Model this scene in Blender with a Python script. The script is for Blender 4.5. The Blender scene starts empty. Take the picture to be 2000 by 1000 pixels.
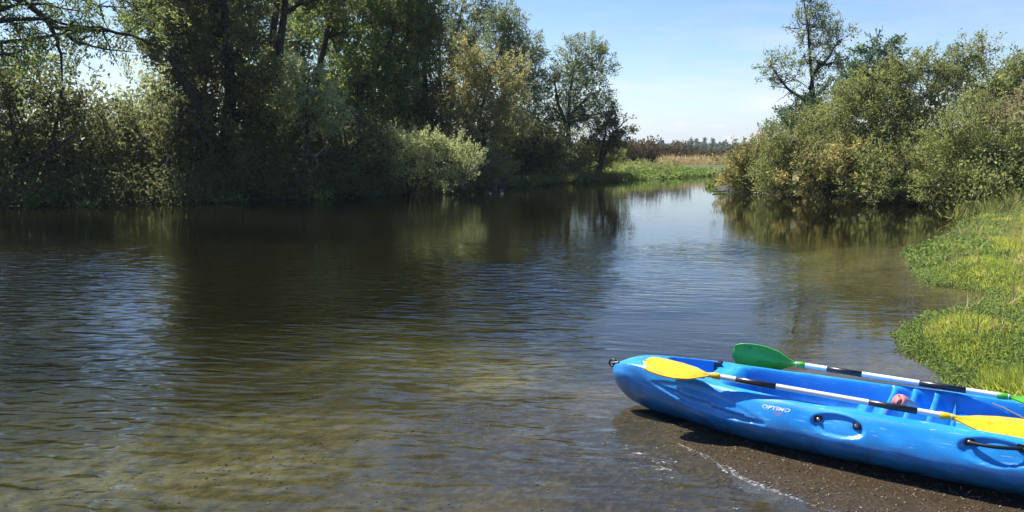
import bpy, bmesh, math, random
import numpy as np
from mathutils import Vector, Matrix, noise as mnoise
from mathutils.bvhtree import BVHTree

C = bpy.context.scene.collection
SC = bpy.context.scene
R = math.radians
rng = np.random.default_rng(11)
random.seed(11)

# ------------------------------------------------------------------ camera, sky, sun, exposure
CAM_H, FPX, PITCH = 1.55, 1500.0, R(7.6)
cam_d = bpy.data.cameras.new('camera')
cam = bpy.data.objects.new('camera', cam_d)
C.objects.link(cam)
cam.location = (0, 0, CAM_H)
cam.rotation_euler = (R(90) - PITCH, 0, 0)
cam_d.sensor_width = 36
cam_d.lens = 36 * FPX / 2000
cam_d.clip_start, cam_d.clip_end = 0.05, 6000
SC.camera = cam

SUN_AZ, SUN_EL = R(-45), R(54)          # azimuth from +Y (forward), negative = left
world = bpy.data.worlds.new('World')
SC.world = world
world.use_nodes = True
wn = world.node_tree
wn.nodes.clear()
wo = wn.nodes.new('ShaderNodeOutputWorld')
bg = wn.nodes.new('ShaderNodeBackground')
sky = wn.nodes.new('ShaderNodeTexSky')
sky.sun_disc = False
sky.sun_elevation = SUN_EL
sky.sun_rotation = SUN_AZ
sky.altitude = 50
sky.air_density, sky.dust_density, sky.ozone_density = 1.0, 0.25, 2.5
bg.inputs['Strength'].default_value = 0.074
# wispy clouds low over the horizon
tc = wn.nodes.new('ShaderNodeTexCoord')
mp = wn.nodes.new('ShaderNodeMapping'); mp.inputs['Scale'].default_value = (2.2, 2.2, 13)
nz = wn.nodes.new('ShaderNodeTexNoise'); nz.inputs['Scale'].default_value = 2.6; nz.inputs['Detail'].default_value = 7; nz.inputs['Roughness'].default_value = .62
cr = wn.nodes.new('ShaderNodeValToRGB'); cr.color_ramp.elements[0].position = .44; cr.color_ramp.elements[1].position = .78
sx = wn.nodes.new('ShaderNodeSeparateXYZ')
band = wn.nodes.new('ShaderNodeValToRGB')
e = band.color_ramp.elements
e[0].position = 0.0; e[0].color = (.55,) * 3 + (1,)
e[1].position = .26; e[1].color = (0, 0, 0, 1)
n_ = e.new(.06); n_.color = (.8, .8, .8, 1)
n_ = e.new(.13); n_.color = (.3, .3, .3, 1)
mul = wn.nodes.new('ShaderNodeMath'); mul.operation = 'MULTIPLY'
mxc = wn.nodes.new('ShaderNodeMixRGB'); mxc.inputs['Color2'].default_value = (6.6, 6.5, 7.1, 1)
L = wn.links.new
L(tc.outputs['Generated'], mp.inputs['Vector']); L(mp.outputs[0], nz.inputs['Vector']); L(nz.outputs['Fac'], cr.inputs[0])
L(tc.outputs['Generated'], sx.inputs[0]); L(sx.outputs['Z'], band.inputs[0])
L(cr.outputs[0], mul.inputs[0]); L(band.outputs[0], mul.inputs[1]); L(mul.outputs[0], mxc.inputs['Fac'])
hz = wn.nodes.new('ShaderNodeValToRGB'); he = hz.color_ramp.elements
he[0].position = 0.0; he[0].color = (.85,) * 3 + (1,); he[1].position = .30; he[1].color = (0, 0, 0, 1)
q_ = he.new(.025); q_.color = (.66,) * 3 + (1,); q_ = he.new(.06); q_.color = (.34,) * 3 + (1,); q_ = he.new(.12); q_.color = (.10,) * 3 + (1,)
mxh = wn.nodes.new('ShaderNodeMixRGB'); mxh.inputs['Color2'].default_value = (4.2, 4.7, 6.0, 1)
L(sx.outputs['Z'], hz.inputs[0]); L(hz.outputs[0], mxh.inputs['Fac']); hsv = wn.nodes.new('ShaderNodeHueSaturation'); hsv.inputs['Saturation'].default_value = 1.22; hsv.inputs['Hue'].default_value = .512; hsv.inputs['Value'].default_value = 1.06
L(sky.outputs[0], hsv.inputs['Color']); L(hsv.outputs[0], mxh.inputs['Color1'])
prev = mxh.outputs[0]
for px_, py_, a_, b_ in ((1421, 270, .013, .0052), (1216, 238, .016, .0075), (1395, 247, .022, .003), (1320, 243, .011, .0035)):   # small cumulus puffs far away
    d_ = Vector(((px_ - 1000) / FPX, 1.0, (299 - py_) / FPX)).normalized()
    cm = wn.nodes.new('ShaderNodeMapping'); cm.vector_type = 'TEXTURE'; cm.inputs['Location'].default_value = d_; cm.inputs['Scale'].default_value = (a_, .3, b_)
    cl_ = wn.nodes.new('ShaderNodeVectorMath'); cl_.operation = 'LENGTH'
    cn = wn.nodes.new('ShaderNodeTexNoise'); cn.inputs['Scale'].default_value = 1.6; cn.inputs['Detail'].default_value = 5
    ca = wn.nodes.new('ShaderNodeMath'); ca.operation = 'MULTIPLY_ADD'; ca.inputs[1].default_value = 1.5
    c2_ = wn.nodes.new('ShaderNodeValToRGB'); c2_.color_ramp.elements[0].position = .45; c2_.color_ramp.elements[0].color = (.75,) * 3 + (1,); c2_.color_ramp.elements[1].position = 1.0; c2_.color_ramp.elements[1].color = (0, 0, 0, 1)
    ms = wn.nodes.new('ShaderNodeMath'); ms.operation = 'SUBTRACT'; ms.inputs[1].default_value = .62
    cx = wn.nodes.new('ShaderNodeMixRGB'); cx.inputs['Color2'].default_value = (6.4, 6.4, 6.9, 1)
    L(tc.outputs['Generated'], cm.inputs[0]); L(cm.outputs[0], cl_.inputs[0]); L(cm.outputs[0], cn.inputs['Vector'])
    L(cn.outputs['Fac'], ca.inputs[0]); L(cl_.outputs['Value'], ca.inputs[2]); L(ca.outputs[0], ms.inputs[0]); L(ms.outputs[0], c2_.inputs[0])
    L(c2_.outputs[0], cx.inputs['Fac']); L(prev, cx.inputs['Color1']); prev = cx.outputs[0]
L(prev, mxc.inputs['Color1']); L(mxc.outputs[0], bg.inputs['Color']); L(bg.outputs[0], wo.inputs['Surface'])

sun_d = bpy.data.lights.new('sun', 'SUN')
sun_d.energy = 4.9
sun_d.angle = R(0.5)
sun_d.color = (1, .95, .87)
sun = bpy.data.objects.new('sun', sun_d)
C.objects.link(sun)
sd = Vector((math.sin(SUN_AZ) * math.cos(SUN_EL), math.cos(SUN_AZ) * math.cos(SUN_EL), math.sin(SUN_EL)))
sun.rotation_euler = sd.to_track_quat('Z', 'Y').to_euler()
sun.location = sd * 50

SC.view_settings.view_transform = 'Standard'
SC.view_settings.look = 'None'
SC.view_settings.exposure = 1.10
SC.view_settings.gamma = 1
SC.view_settings.use_curve_mapping = False
cy = SC.cycles
cy.use_denoising = True
cy.max_bounces = 8; cy.diffuse_bounces = 3; cy.glossy_bounces = 3; cy.transmission_bounces = 6
cy.transparent_max_bounces = 12; cy.volume_bounces = 0
cy.caustics_reflective = False; cy.caustics_refractive = False
cy.sample_clamp_indirect = 6

# ------------------------------------------------------------------ helpers
def tag(o, label=None, cat=None, group=None, kind=None):
    if label: o['label'] = label
    if cat: o['category'] = cat
    if group: o['group'] = group
    if kind: o['kind'] = kind
    return o

def empty(name, loc=(0, 0, 0)):
    o = bpy.data.objects.new(name, None)
    o.empty_display_size = .2
    C.objects.link(o)
    o.location = loc
    return o

def link(name, me, mat=None, parent=None, smooth=False):
    o = bpy.data.objects.new(name, me)
    C.objects.link(o)
    if mat is not None:
        me.materials.append(mat)
    if smooth:
        me.polygons.foreach_set('use_smooth', np.ones(len(me.polygons), dtype=bool))
    if parent is not None:
        o.parent = parent
        o.matrix_parent_inverse = Matrix.Translation(-Vector(parent.location))
    return o

def mesh_np(name, V, F, nper, attrs=None):
    """V (n,3), F (m,nper) -> mesh, fast"""
    me = bpy.data.meshes.new(name)
    V = np.asarray(V, dtype=np.float32); F = np.asarray(F, dtype=np.int32)
    me.vertices.add(len(V)); me.vertices.foreach_set('co', V.ravel())
    me.loops.add(F.size); me.loops.foreach_set('vertex_index', F.ravel())
    me.polygons.add(len(F))
    me.polygons.foreach_set('loop_start', np.arange(0, F.size, nper, dtype=np.int32))
    me.polygons.foreach_set('loop_total', np.full(len(F), nper, dtype=np.int32))
    if attrs:
        for k, (dom, val) in attrs.items():
            a = me.attributes.new(k, 'FLOAT', dom)
            a.data.foreach_set('value', np.asarray(val, dtype=np.float32))
    me.update(calc_edges=True)
    return me

def pos(px, py, Y):
    """world point seen at photo pixel (px,py) at distance Y ahead"""
    x = (px - 1000) / FPX; y = (500 - py) / FPX
    d = np.array((x, math.cos(PITCH) + y * math.sin(PITCH), -math.sin(PITCH) + y * math.cos(PITCH)))
    return np.array((0, 0, CAM_H)) + d * (Y / d[1])

def unit(v):
    v = np.asarray(v, dtype=float)
    return v / (np.linalg.norm(v, axis=-1, keepdims=True) + 1e-9)

def tubes(name, paths, sides=6):
    """paths: list of (points (n,3), radii (n,)) -> one mesh"""
    Vs, Fs, off = [], [], 0
    ang = np.linspace(0, 2 * math.pi, sides, endpoint=False)
    ca, sa = np.cos(ang), np.sin(ang)
    for P, r in paths:
        P = np.asarray(P, dtype=float); r = np.asarray(r, dtype=float); n = len(P)
        T = unit(np.gradient(P, axis=0))
        ref = np.array((.31, .12, .94)) if abs(T[0, 2]) < .85 else np.array((1, .1, .05))
        A = unit(np.cross(T, ref)); B = np.cross(T, A)
        ring = P[:, None] + r[:, None, None] * (ca[None, :, None] * A[:, None] + sa[None, :, None] * B[:, None])
        Vs.append(ring.reshape(-1, 3))
        i = np.arange(n - 1)[:, None] * sides; j = np.arange(sides)[None]
        j2 = (j + 1) % sides
        f = np.stack([off + i + j, off + i + j2, off + i + sides + j2, off + i + sides + j], -1).reshape(-1, 4)
        Fs.append(f); off += n * sides
    return mesh_np(name, np.concatenate(Vs), np.concatenate(Fs), 4)

def tri_leaves(name, Cn, D, Ls, Ws, v):
    n = len(Cn); S = unit(np.cross(D, rng.normal(size=(n, 3)))) * (Ws[:, None] * .5)
    q = np.stack([Cn - S, Cn + S, Cn + D * Ls[:, None]], 1).reshape(-1, 3)
    return mesh_np(name, q, np.arange(3 * n).reshape(-1, 3), 3, {'v': ('FACE', v)})

def leaves_mesh(name, Cn, D, Ls, Ws, v, pivot_fold=True):
    n = len(Cn)
    S = unit(np.cross(D, rng.normal(size=(n, 3))))
    Ls = np.broadcast_to(Ls, (n,))[:, None]; Ws = np.broadcast_to(Ws, (n,))[:, None]
    q = np.stack([Cn, Cn + D * Ls * .45 + S * Ws * .5, Cn + D * Ls, Cn + D * Ls * .45 - S * Ws * .5], 1).reshape(-1, 3)
    F = np.arange(4 * n).reshape(-1, 4)
    return mesh_np(name, q, F, 4, {'v': ('FACE', v)})

# ------------------------------------------------------------------ materials
def newmat(name):
    m = bpy.data.materials.new(name); m.use_nodes = True
    m.node_tree.nodes.clear()
    out = m.node_tree.nodes.new('ShaderNodeOutputMaterial')
    return m, m.node_tree, out

def nd(t, typ, **kw):
    n = t.nodes.new(typ)
    for k, v in kw.items():
        if k in n.inputs: n.inputs[k].default_value = v
        else: setattr(n, k, v)
    return n

def ramp(t, stops):
    n = t.nodes.new('ShaderNodeValToRGB'); el = n.color_ramp.elements
    while len(el) > len(stops): el.remove(el[-1])
    while len(el) < len(stops): el.new(1)
    for e_, (p, c) in zip(el, stops):
        e_.position = p; e_.color = (*c, 1)
    return n

def leaf_mat(name, cols, trans=.42, rough=.55, gloss=.022):
    m, t, out = newmat(name)
    a = nd(t, 'ShaderNodeAttribute', attribute_name='v')
    k = len(cols)
    r = ramp(t, [(i / (k - 1), c) for i, c in enumerate(cols)])
    t.links.new(a.outputs['Fac'], r.inputs[0])
    d = nd(t, 'ShaderNodeBsdfDiffuse'); tr = nd(t, 'ShaderNodeBsdfTranslucent'); g = nd(t, 'ShaderNodeBsdfGlossy', Roughness=rough)
    hs = nd(t, 'ShaderNodeHueSaturation', Saturation=1.0, Value=1.75, Hue=.505)
    t.links.new(r.outputs[0], hs.inputs['Color']); t.links.new(r.outputs[0], d.inputs[0]); t.links.new(hs.outputs[0], tr.inputs[0])
    g.inputs[0].default_value = (.8, .85, .85, 1)
    m1 = nd(t, 'ShaderNodeMixShader', Fac=trans); m2 = nd(t, 'ShaderNodeMixShader', Fac=gloss)
    t.links.new(d.outputs[0], m1.inputs[1]); t.links.new(tr.outputs[0], m1.inputs[2])
    t.links.new(m1.outputs[0], m2.inputs[1]); t.links.new(g.outputs[0], m2.inputs[2])
    t.links.new(m2.outputs[0], out.inputs[0])
    return m

def bark_mat(name, c1, c2):
    m, t, out = newmat(name)
    g = nd(t, 'ShaderNodeNewGeometry'); mp_ = nd(t, 'ShaderNodeMapping'); mp_.inputs['Scale'].default_value = (9, 9, 2)
    n = nd(t, 'ShaderNodeTexNoise', Scale=2.0, Detail=6.0); r = ramp(t, [(.3, c1), (.7, c2)])
    b = nd(t, 'ShaderNodeBump', Strength=.6, Distance=.03); p = nd(t, 'ShaderNodeBsdfPrincipled', Roughness=.9)
    t.links.new(g.outputs['Position'], mp_.inputs[0]); t.links.new(mp_.outputs[0], n.inputs[0])
    t.links.new(n.outputs[0], r.inputs[0]); t.links.new(r.outputs[0], p.inputs['Base Color'])
    t.links.new(n.outputs[0], b.inputs['Height']); t.links.new(b.outputs[0], p.inputs['Normal']); t.links.new(p.outputs[0], out.inputs[0])
    return m

def plain(name, col, rough=.5, metal=0.0, spec=.5, var=0.0, scale=20, coat=0.0):
    m, t, out = newmat(name)
    p = nd(t, 'ShaderNodeBsdfPrincipled', Roughness=rough, Metallic=metal)
    p.inputs['Base Color'].default_value = (*col, 1)
    p.inputs['Specular IOR Level'].default_value = spec
    p.inputs['Coat Weight'].default_value = coat
    if var:
        tcn = nd(t, 'ShaderNodeTexCoord'); n = nd(t, 'ShaderNodeTexNoise', Scale=float(scale), Detail=5.0)
        r = ramp(t, [(.3, tuple(c * (1 - var) for c in col)), (.7, tuple(min(1, c * (1 + var)) for c in col))])
        t.links.new(tcn.outputs['Object'], n.inputs[0]); t.links.new(n.outputs[0], r.inputs[0]); t.links.new(r.outputs[0], p.inputs['Base Color'])
    t.links.new(p.outputs[0], out.inputs[0])
    return m

LM = {
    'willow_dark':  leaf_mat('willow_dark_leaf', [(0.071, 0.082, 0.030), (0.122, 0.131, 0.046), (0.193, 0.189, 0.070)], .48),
    'willow_green': leaf_mat('willow_green_leaf', [(0.089, 0.123, 0.036), (0.154, 0.194, 0.055), (0.247, 0.284, 0.088)], .52),
    'willow_grey':  leaf_mat('willow_grey_leaf', [(0.121, 0.149, 0.066), (0.192, 0.227, 0.098), (0.297, 0.321, 0.149)], .40),
    'willow_gold':  leaf_mat('willow_gold_leaf', [(0.184, 0.184, 0.071), (0.307, 0.284, 0.109), (0.432, 0.392, 0.161)], .45),
    'shrub_light':  leaf_mat('light_shrub_leaf', [(0.203, 0.230, 0.094), (0.315, 0.341, 0.142), (0.469, 0.476, 0.226)], .45),
    'bush_grey':    leaf_mat('grey_bush_leaf', [(0.123, 0.137, 0.042), (0.200, 0.216, 0.065), (0.303, 0.312, 0.103)], .40),
    'bush_olive':   leaf_mat('olive_bush_leaf', [(0.123, 0.140, 0.039), (0.200, 0.221, 0.061), (0.302, 0.312, 0.097)], .42),
    'bush_yellow':  leaf_mat('yellowing_bush_leaf', [(0.104, 0.110, 0.039), (0.191, 0.184, 0.061), (0.430, 0.344, 0.102)], .45),
    'bush_gold':    leaf_mat('golden_bush_leaf', [(0.142, 0.130, 0.060), (0.236, 0.205, 0.096), (0.346, 0.276, 0.155)], .42),
    'ash_green':    leaf_mat('ash_green_leaf', [(0.060, 0.097, 0.045), (0.095, 0.145, 0.068), (0.146, 0.212, 0.103)], .42),
    'far_green':    leaf_mat('far_tree_leaf', [(0.046, 0.070, 0.031), (0.078, 0.101, 0.043), (0.109, 0.132, 0.056)], .30),
    'herb':         leaf_mat('bank_herb_leaf', [(0.091, 0.135, 0.028), (0.153, 0.208, 0.046), (0.229, 0.271, 0.074)], .45),
    'grass':        leaf_mat('grass_blade', [(0.202, 0.261, 0.041), (0.342, 0.372, 0.064), (0.600, 0.505, 0.142)], .45),
    'reed':         leaf_mat('reed_blade', [(0.079, 0.098, 0.021), (0.131, 0.145, 0.034), (0.235, 0.209, 0.071)], .45),
    'straw':        leaf_mat('dry_reed', [(0.258, 0.184, 0.087), (0.371, 0.275, 0.138), (0.475, 0.379, 0.207)], .30),
    'brownweed':    leaf_mat('brown_weed', [(0.056, 0.038, 0.021), (0.088, 0.064, 0.032), (0.112, 0.096, 0.040)], .30),
}
BARK = bark_mat('dark_bark', (.020, .016, .012), (.060, .050, .038))
BARK_L = bark_mat('grey_bark', (.060, .050, .040), (.150, .130, .105))
DEAD = bark_mat('dead_wood', (.120, .100, .078), (.300, .265, .215))

# ------------------------------------------------------------------ ground and water
WATER = np.array([(-70, 6), (-40, 15), (-25, 19), (-14.87, 22.3), (-12.3, 23.0), (-9.86, 24.67), (-7.4, 25.6), (-5.51, 27.6), (-3.6, 30), (-2.2, 33.5), (-.4, 35.5), (1.26, 37.9), (3.4, 42),
    (6, 46), (7.6, 46), (9.4, 48), (11.6, 51), (14, 54.5), (17, 56), (26, 60), (60, 66), (60, 52), (26, 48), (14, 42), (9.9, 38), (8.92, 33.5), (9.76, 29.3), (11, 25.5),
    (12.5, 23.4), (13.4, 22.3), (13.04, 20.35), (11.4, 18.5), (10, 16.7), (8.9, 14.8), (7.4, 12.9), (6.4, 11.9), (5.85, 10.5), (5.42, 9.75), (5.2, 9.15), (5.42, 8.8), (5.55, 8.3), (5.05, 7.8), (4.35, 7.1),
    (3.75, 6.75), (3.50, 6.42), (3.42, 6.1), (3.34, 5.85), (3.26, 5.4), (3.2, 5.05), (3.0, 4.7), (2.4, 4.45), (1.8, 4.4), (1.2, 4.4), (.93, 4.28), (.83, 4.10), (.94, 3.9), (1.04, 3.74), (1.13, 3.52),
    (1.27, 3.32), (1.43, 3.15), (1.7, 2.7), (2.2, 1.0), (2.5, -3), (0, -7), (-20, -12), (-70, -20)], dtype=float)

def sdist(P, poly):
    """signed distance, positive inside"""
    P = np.asarray(P, dtype=float); d2 = np.full(len(P), 1e18); ins = np.zeros(len(P), bool)
    for a, b in zip(poly, np.roll(poly, -1, 0)):
        e_ = b - a; w = P - a
        tt = np.clip((w @ e_) / (e_ @ e_), 0, 1)
        dd = w - tt[:, None] * e_
        d2 = np.minimum(d2, (dd ** 2).sum(1))
        c = ((a[1] <= P[:, 1]) != (b[1] <= P[:, 1]))
        with np.errstate(divide='ignore', invalid='ignore'):
            xi = a[0] + (P[:, 1] - a[1]) * e_[0] / (e_[1] if e_[1] else 1e-9)
        ins ^= c & (P[:, 0] < xi)
    return np.where(ins, 1, -1) * np.sqrt(d2)

def vnoise(P, s, seed=0):
    """cheap smooth noise: sum of sines, about -1..1"""
    r = np.random.default_rng(seed); x, y = P[:, 0] / s, P[:, 1] / s; o = 0
    for k in range(6):
        a = r.uniform(0, 2 * math.pi); f = r.uniform(.7, 1.9)
        o = o + np.sin((x * math.cos(a) + y * math.sin(a)) * f * 2 * math.pi / 2 + r.uniform(0, 6.28))
    return o / 3.2

def smooth(a, b, x):
    t = np.clip((x - a) / (b - a), 0, 1); return t * t * (3 - 2 * t)

def ground_z(P):
    P = np.asarray(P, dtype=float)
    sd_ = sdist(P, WATER) + .05 * vnoise(P, .5, 3) * smooth(3, 7, np.hypot(P[:, 0], P[:, 1]))
    near = 1 - smooth(4.25, 4.6, P[:, 1] - .15 * P[:, 0])            # the gravel beach
    near = near * (1 - smooth(2.95, 3.15, P[:, 0]))
    right = smooth(2.6, 3.2, P[:, 0]) * (1 - smooth(18.5, 21, P[:, 1]))   # the lawn bank
    D = np.maximum(sd_, 0); U = np.maximum(-sd_, 0)
    dep_near = np.minimum(.085 * D + .01 * np.sqrt(D), .62)
    dep_far = np.minimum(.30 * D, 1.1)
    fr = smooth(13, 20, P[:, 1])
    z_in = -(dep_near * (1 - fr) + np.minimum(dep_far, .9) * fr) + .02 * vnoise(P, .9, 5) * np.minimum(D, 1)
    z_beach = .022 * U
    z_lawn = .10 * smooth(0, .25, U) + .055 * U
    z_bank = .22 * smooth(0, .5, U) + .45 * smooth(.3, 5, U)
    z_out = z_bank * (1 - right) + np.minimum(z_lawn, .75) * right
    z_out = z_out * (1 - near) + np.minimum(z_beach, .3) * near
    far = smooth(60, 400, np.hypot(P[:, 0], P[:, 1]))
    z_out = np.minimum(z_out + .03 * vnoise(P, 1.1, 8) * smooth(.3, 2, U) * (1 - near), 1.0) + far * .5
    low = ((P[:, 0] > 2) & (P[:, 1] > 42) & (P[:, 1] < 60)).astype(float) * (1 - smooth(3, 9, U))
    z_out = z_out * (1 - .55 * low)
    return np.where(sd_ > 0, z_in, z_out), sd_, near, right

def build_ground():
    nr = 300
    rad = np.concatenate([[0.01], np.geomspace(.6, 2600, nr)])
    th = np.concatenate([np.linspace(-44, 44, 331), np.linspace(46, 314, 68)]) * math.pi / 180
    na = len(th)
    X = rad[:, None] * np.sin(th)[None]; Y = rad[:, None] * np.cos(th)[None]
    P = np.stack([X.ravel(), Y.ravel()], 1)
    z, s_, near, right = ground_z(P)
    i = np.arange(len(rad) - 1)[:, None] * na; j = np.arange(na)[None]; j2 = (j + 1) % na
    F = np.stack([i + j, i + na + j, i + na + j2, i + j2], -1).reshape(-1, 4)
    V = np.column_stack([P, z])
    sand = np.zeros(len(P))
    for cx_, cy_, ax_, ay_ in ((-2.4, 4.2, 1.3, 1.3), (-4.6, 5.0, 1.6, 1.5), (-.9, 6.9, 1.0, 1.1), (-.2, 6.0, .6, .8), (-1.6, 8.6, 1.6, 1.0), (4.3, 12.0, 1.8, 2.2), (-2.2, 3.2, 1.0, .6)):
        sand = np.maximum(sand, np.exp(-((P[:, 0] - cx_) / ax_) ** 2 - ((P[:, 1] - cy_) / ay_) ** 2))
    sand = np.clip(sand * (1 + .5 * vnoise(P, .7, 91)), 0, 1)
    lit = np.maximum((P[:, 0] < 2 + .3 * (P[:, 1] - 36)).astype(float), ((P[:, 0] > 7) & (P[:, 1] > 20.6) & (P[:, 1] < 42)).astype(float)) * (P[:, 1] > 12) * (P[:, 1] < 60)
    me = mesh_np('ground', V, F, 4, {'shore': ('POINT', s_), 'beach': ('POINT', near), 'litter': ('POINT', lit), 'sand': ('POINT', sand)})
    m, t, out = newmat('ground_soil')
    Lk = t.links.new
    geo = nd(t, 'ShaderNodeNewGeometry')
    sh = nd(t, 'ShaderNodeAttribute', attribute_name='shore'); be = nd(t, 'ShaderNodeAttribute', attribute_name='beach')
    # river bed: gravel, silt, weed
    n1 = nd(t, 'ShaderNodeTexNoise', Scale=.55, Detail=4.0, Roughness=.6); Lk(geo.outputs['Position'], n1.inputs[0])
    n2 = nd(t, 'ShaderNodeTexNoise', Scale=9.0, Detail=6.0, Roughness=.7); Lk(geo.outputs['Position'], n2.inputs[0])
    vo = nd(t, 'ShaderNodeTexVoronoi', Scale=38.0); Lk(geo.outputs['Position'], vo.inputs[0])
    vo2 = nd(t, 'ShaderNodeTexVoronoi', Scale=95.0); Lk(geo.outputs['Position'], vo2.inputs[0])
    silt = ramp(t, [(.36, (.012, .011, .006)), (.5, (.032, .028, .012)), (.64, (.125, .098, .028))]); Lk(n1.outputs[0], silt.inputs[0])
    grav = ramp(t, [(0, (.010, .009, .007)), (.5, (.028, .023, .018)), (1, (.10, .085, .068))]); Lk(vo.outputs['Color'], grav.inputs[0])
    gm = nd(t, 'ShaderNodeMixRGB', Fac=.42, blend_type='MIX'); Lk(silt.outputs[0], gm.inputs[1]); Lk(grav.outputs[0], gm.inputs[2])
    mot = ramp(t, [(.3, (.55, .55, .55)), (.7, (1.35, 1.3, 1.2))]); Lk(n2.outputs[0], mot.inputs[0])
    bed = nd(t, 'ShaderNodeMixRGB', Fac=1.0, blend_type='MULTIPLY'); Lk(gm.outputs[0], bed.inputs[1]); Lk(mot.outputs[0], bed.inputs[2])
    sa = nd(t, 'ShaderNodeAttribute', attribute_name='sand'); sm_ = nd(t, 'ShaderNodeMixRGB'); Lk(sa.outputs['Fac'], sm_.inputs[0]); Lk(bed.outputs[0], sm_.inputs[1])
    sc3 = ramp(t, [(.36, (.050, .044, .022)), (.62, (.235, .200, .115))]); Lk(n2.outputs[0], sc3.inputs[0]); Lk(sc3.outputs[0], sm_.inputs[2]); bed = sm_
    # beach: wet brown fine gravel
    bc = ramp(t, [(0, (.016, .011, .005)), (.5, (.038, .025, .011)), (1, (.09, .068, .038))]); Lk(vo2.outputs['Color'], bc.inputs[0])
    bs = ramp(t, [(.3, (.024, .017, .009)), (.7, (.056, .041, .022))]); Lk(n2.outputs[0], bs.inputs[0])
    bb = nd(t, 'ShaderNodeMixRGB', Fac=.45); Lk(bs.outputs[0], bb.inputs[1]); Lk(bc.outputs[0], bb.inputs[2])
    # soil/turf
    tu = ramp(t, [(.3, (.055, .085, .018)), (.55, (.110, .135, .028)), (.75, (.17, .15, .05))]); Lk(n2.outputs[0], tu.inputs[0])
    li = nd(t, 'ShaderNodeAttribute', attribute_name='litter'); tl_ = nd(t, 'ShaderNodeMixRGB'); tl_.inputs[2].default_value = (.040, .034, .020, 1)
    Lk(li.outputs['Fac'], tl_.inputs[0]); Lk(tu.outputs[0], tl_.inputs[1]); tu = tl_
    land = nd(t, 'ShaderNodeMixRGB'); Lk(be.outputs['Fac'], land.inputs[0]); Lk(tu.outputs[0], land.inputs[1]); Lk(bb.outputs[0], land.inputs[2])
    mr = nd(t, 'ShaderNodeMapRange'); mr.inputs['From Min'].default_value = -.05; mr.inputs['From Max'].default_value = .12; Lk(sh.outputs['Fac'], mr.inputs[0])
    allc = nd(t, 'ShaderNodeMixRGB'); Lk(mr.outputs[0], allc.inputs[0]); Lk(land.outputs[0], allc.inputs[1]); Lk(bed.outputs[0], allc.inputs[2])
    # far fields
    dist = nd(t, 'ShaderNodeVectorMath', operation='LENGTH'); Lk(geo.outputs['Position'], dist.inputs[0])
    fr = nd(t, 'ShaderNodeMapRange'); fr.inputs['From Min'].default_value = 70; fr.inputs['From Max'].default_value = 110; Lk(dist.outputs['Value'], fr.inputs[0])
    fc = nd(t, 'ShaderNodeMixRGB'); fc.inputs[2].default_value = (.22, .17, .08, 1); Lk(fr.outputs[0], fc.inputs[0]); Lk(allc.outputs[0], fc.inputs[1])
    p = nd(t, 'ShaderNodeBsdfPrincipled', Roughness=.75); p.inputs['Specular IOR Level'].default_value = .22
    Lk(fc.outputs[0], p.inputs['Base Color'])
    wet = nd(t, 'ShaderNodeMapRange'); wet.inputs['From Min'].default_value = -.02; wet.inputs['From Max'].default_value = .03; wet.inputs['To Min'].default_value = .42; wet.inputs['To Max'].default_value = .85; Lk(sh.outputs['Fac'], wet.inputs[0]); Lk(wet.outputs[0], p.inputs['Roughness'])
    ad = nd(t, 'ShaderNodeMath', operation='ADD'); Lk(vo.outputs['Distance'], ad.inputs[0]); Lk(n2.outputs[0], ad.inputs[1])
    bp = nd(t, 'ShaderNodeBump', Strength=.45, Distance=.008); Lk(ad.outputs[0], bp.inputs['Height']); Lk(bp.outputs[0], p.inputs['Normal'])
    Lk(p.outputs[0], out.inputs[0])
    g = link('ground', me, m, smooth=True)
    tag(g, 'riverbed, gravel beach and low banks of the river', kind='structure')
build_ground()

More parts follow.
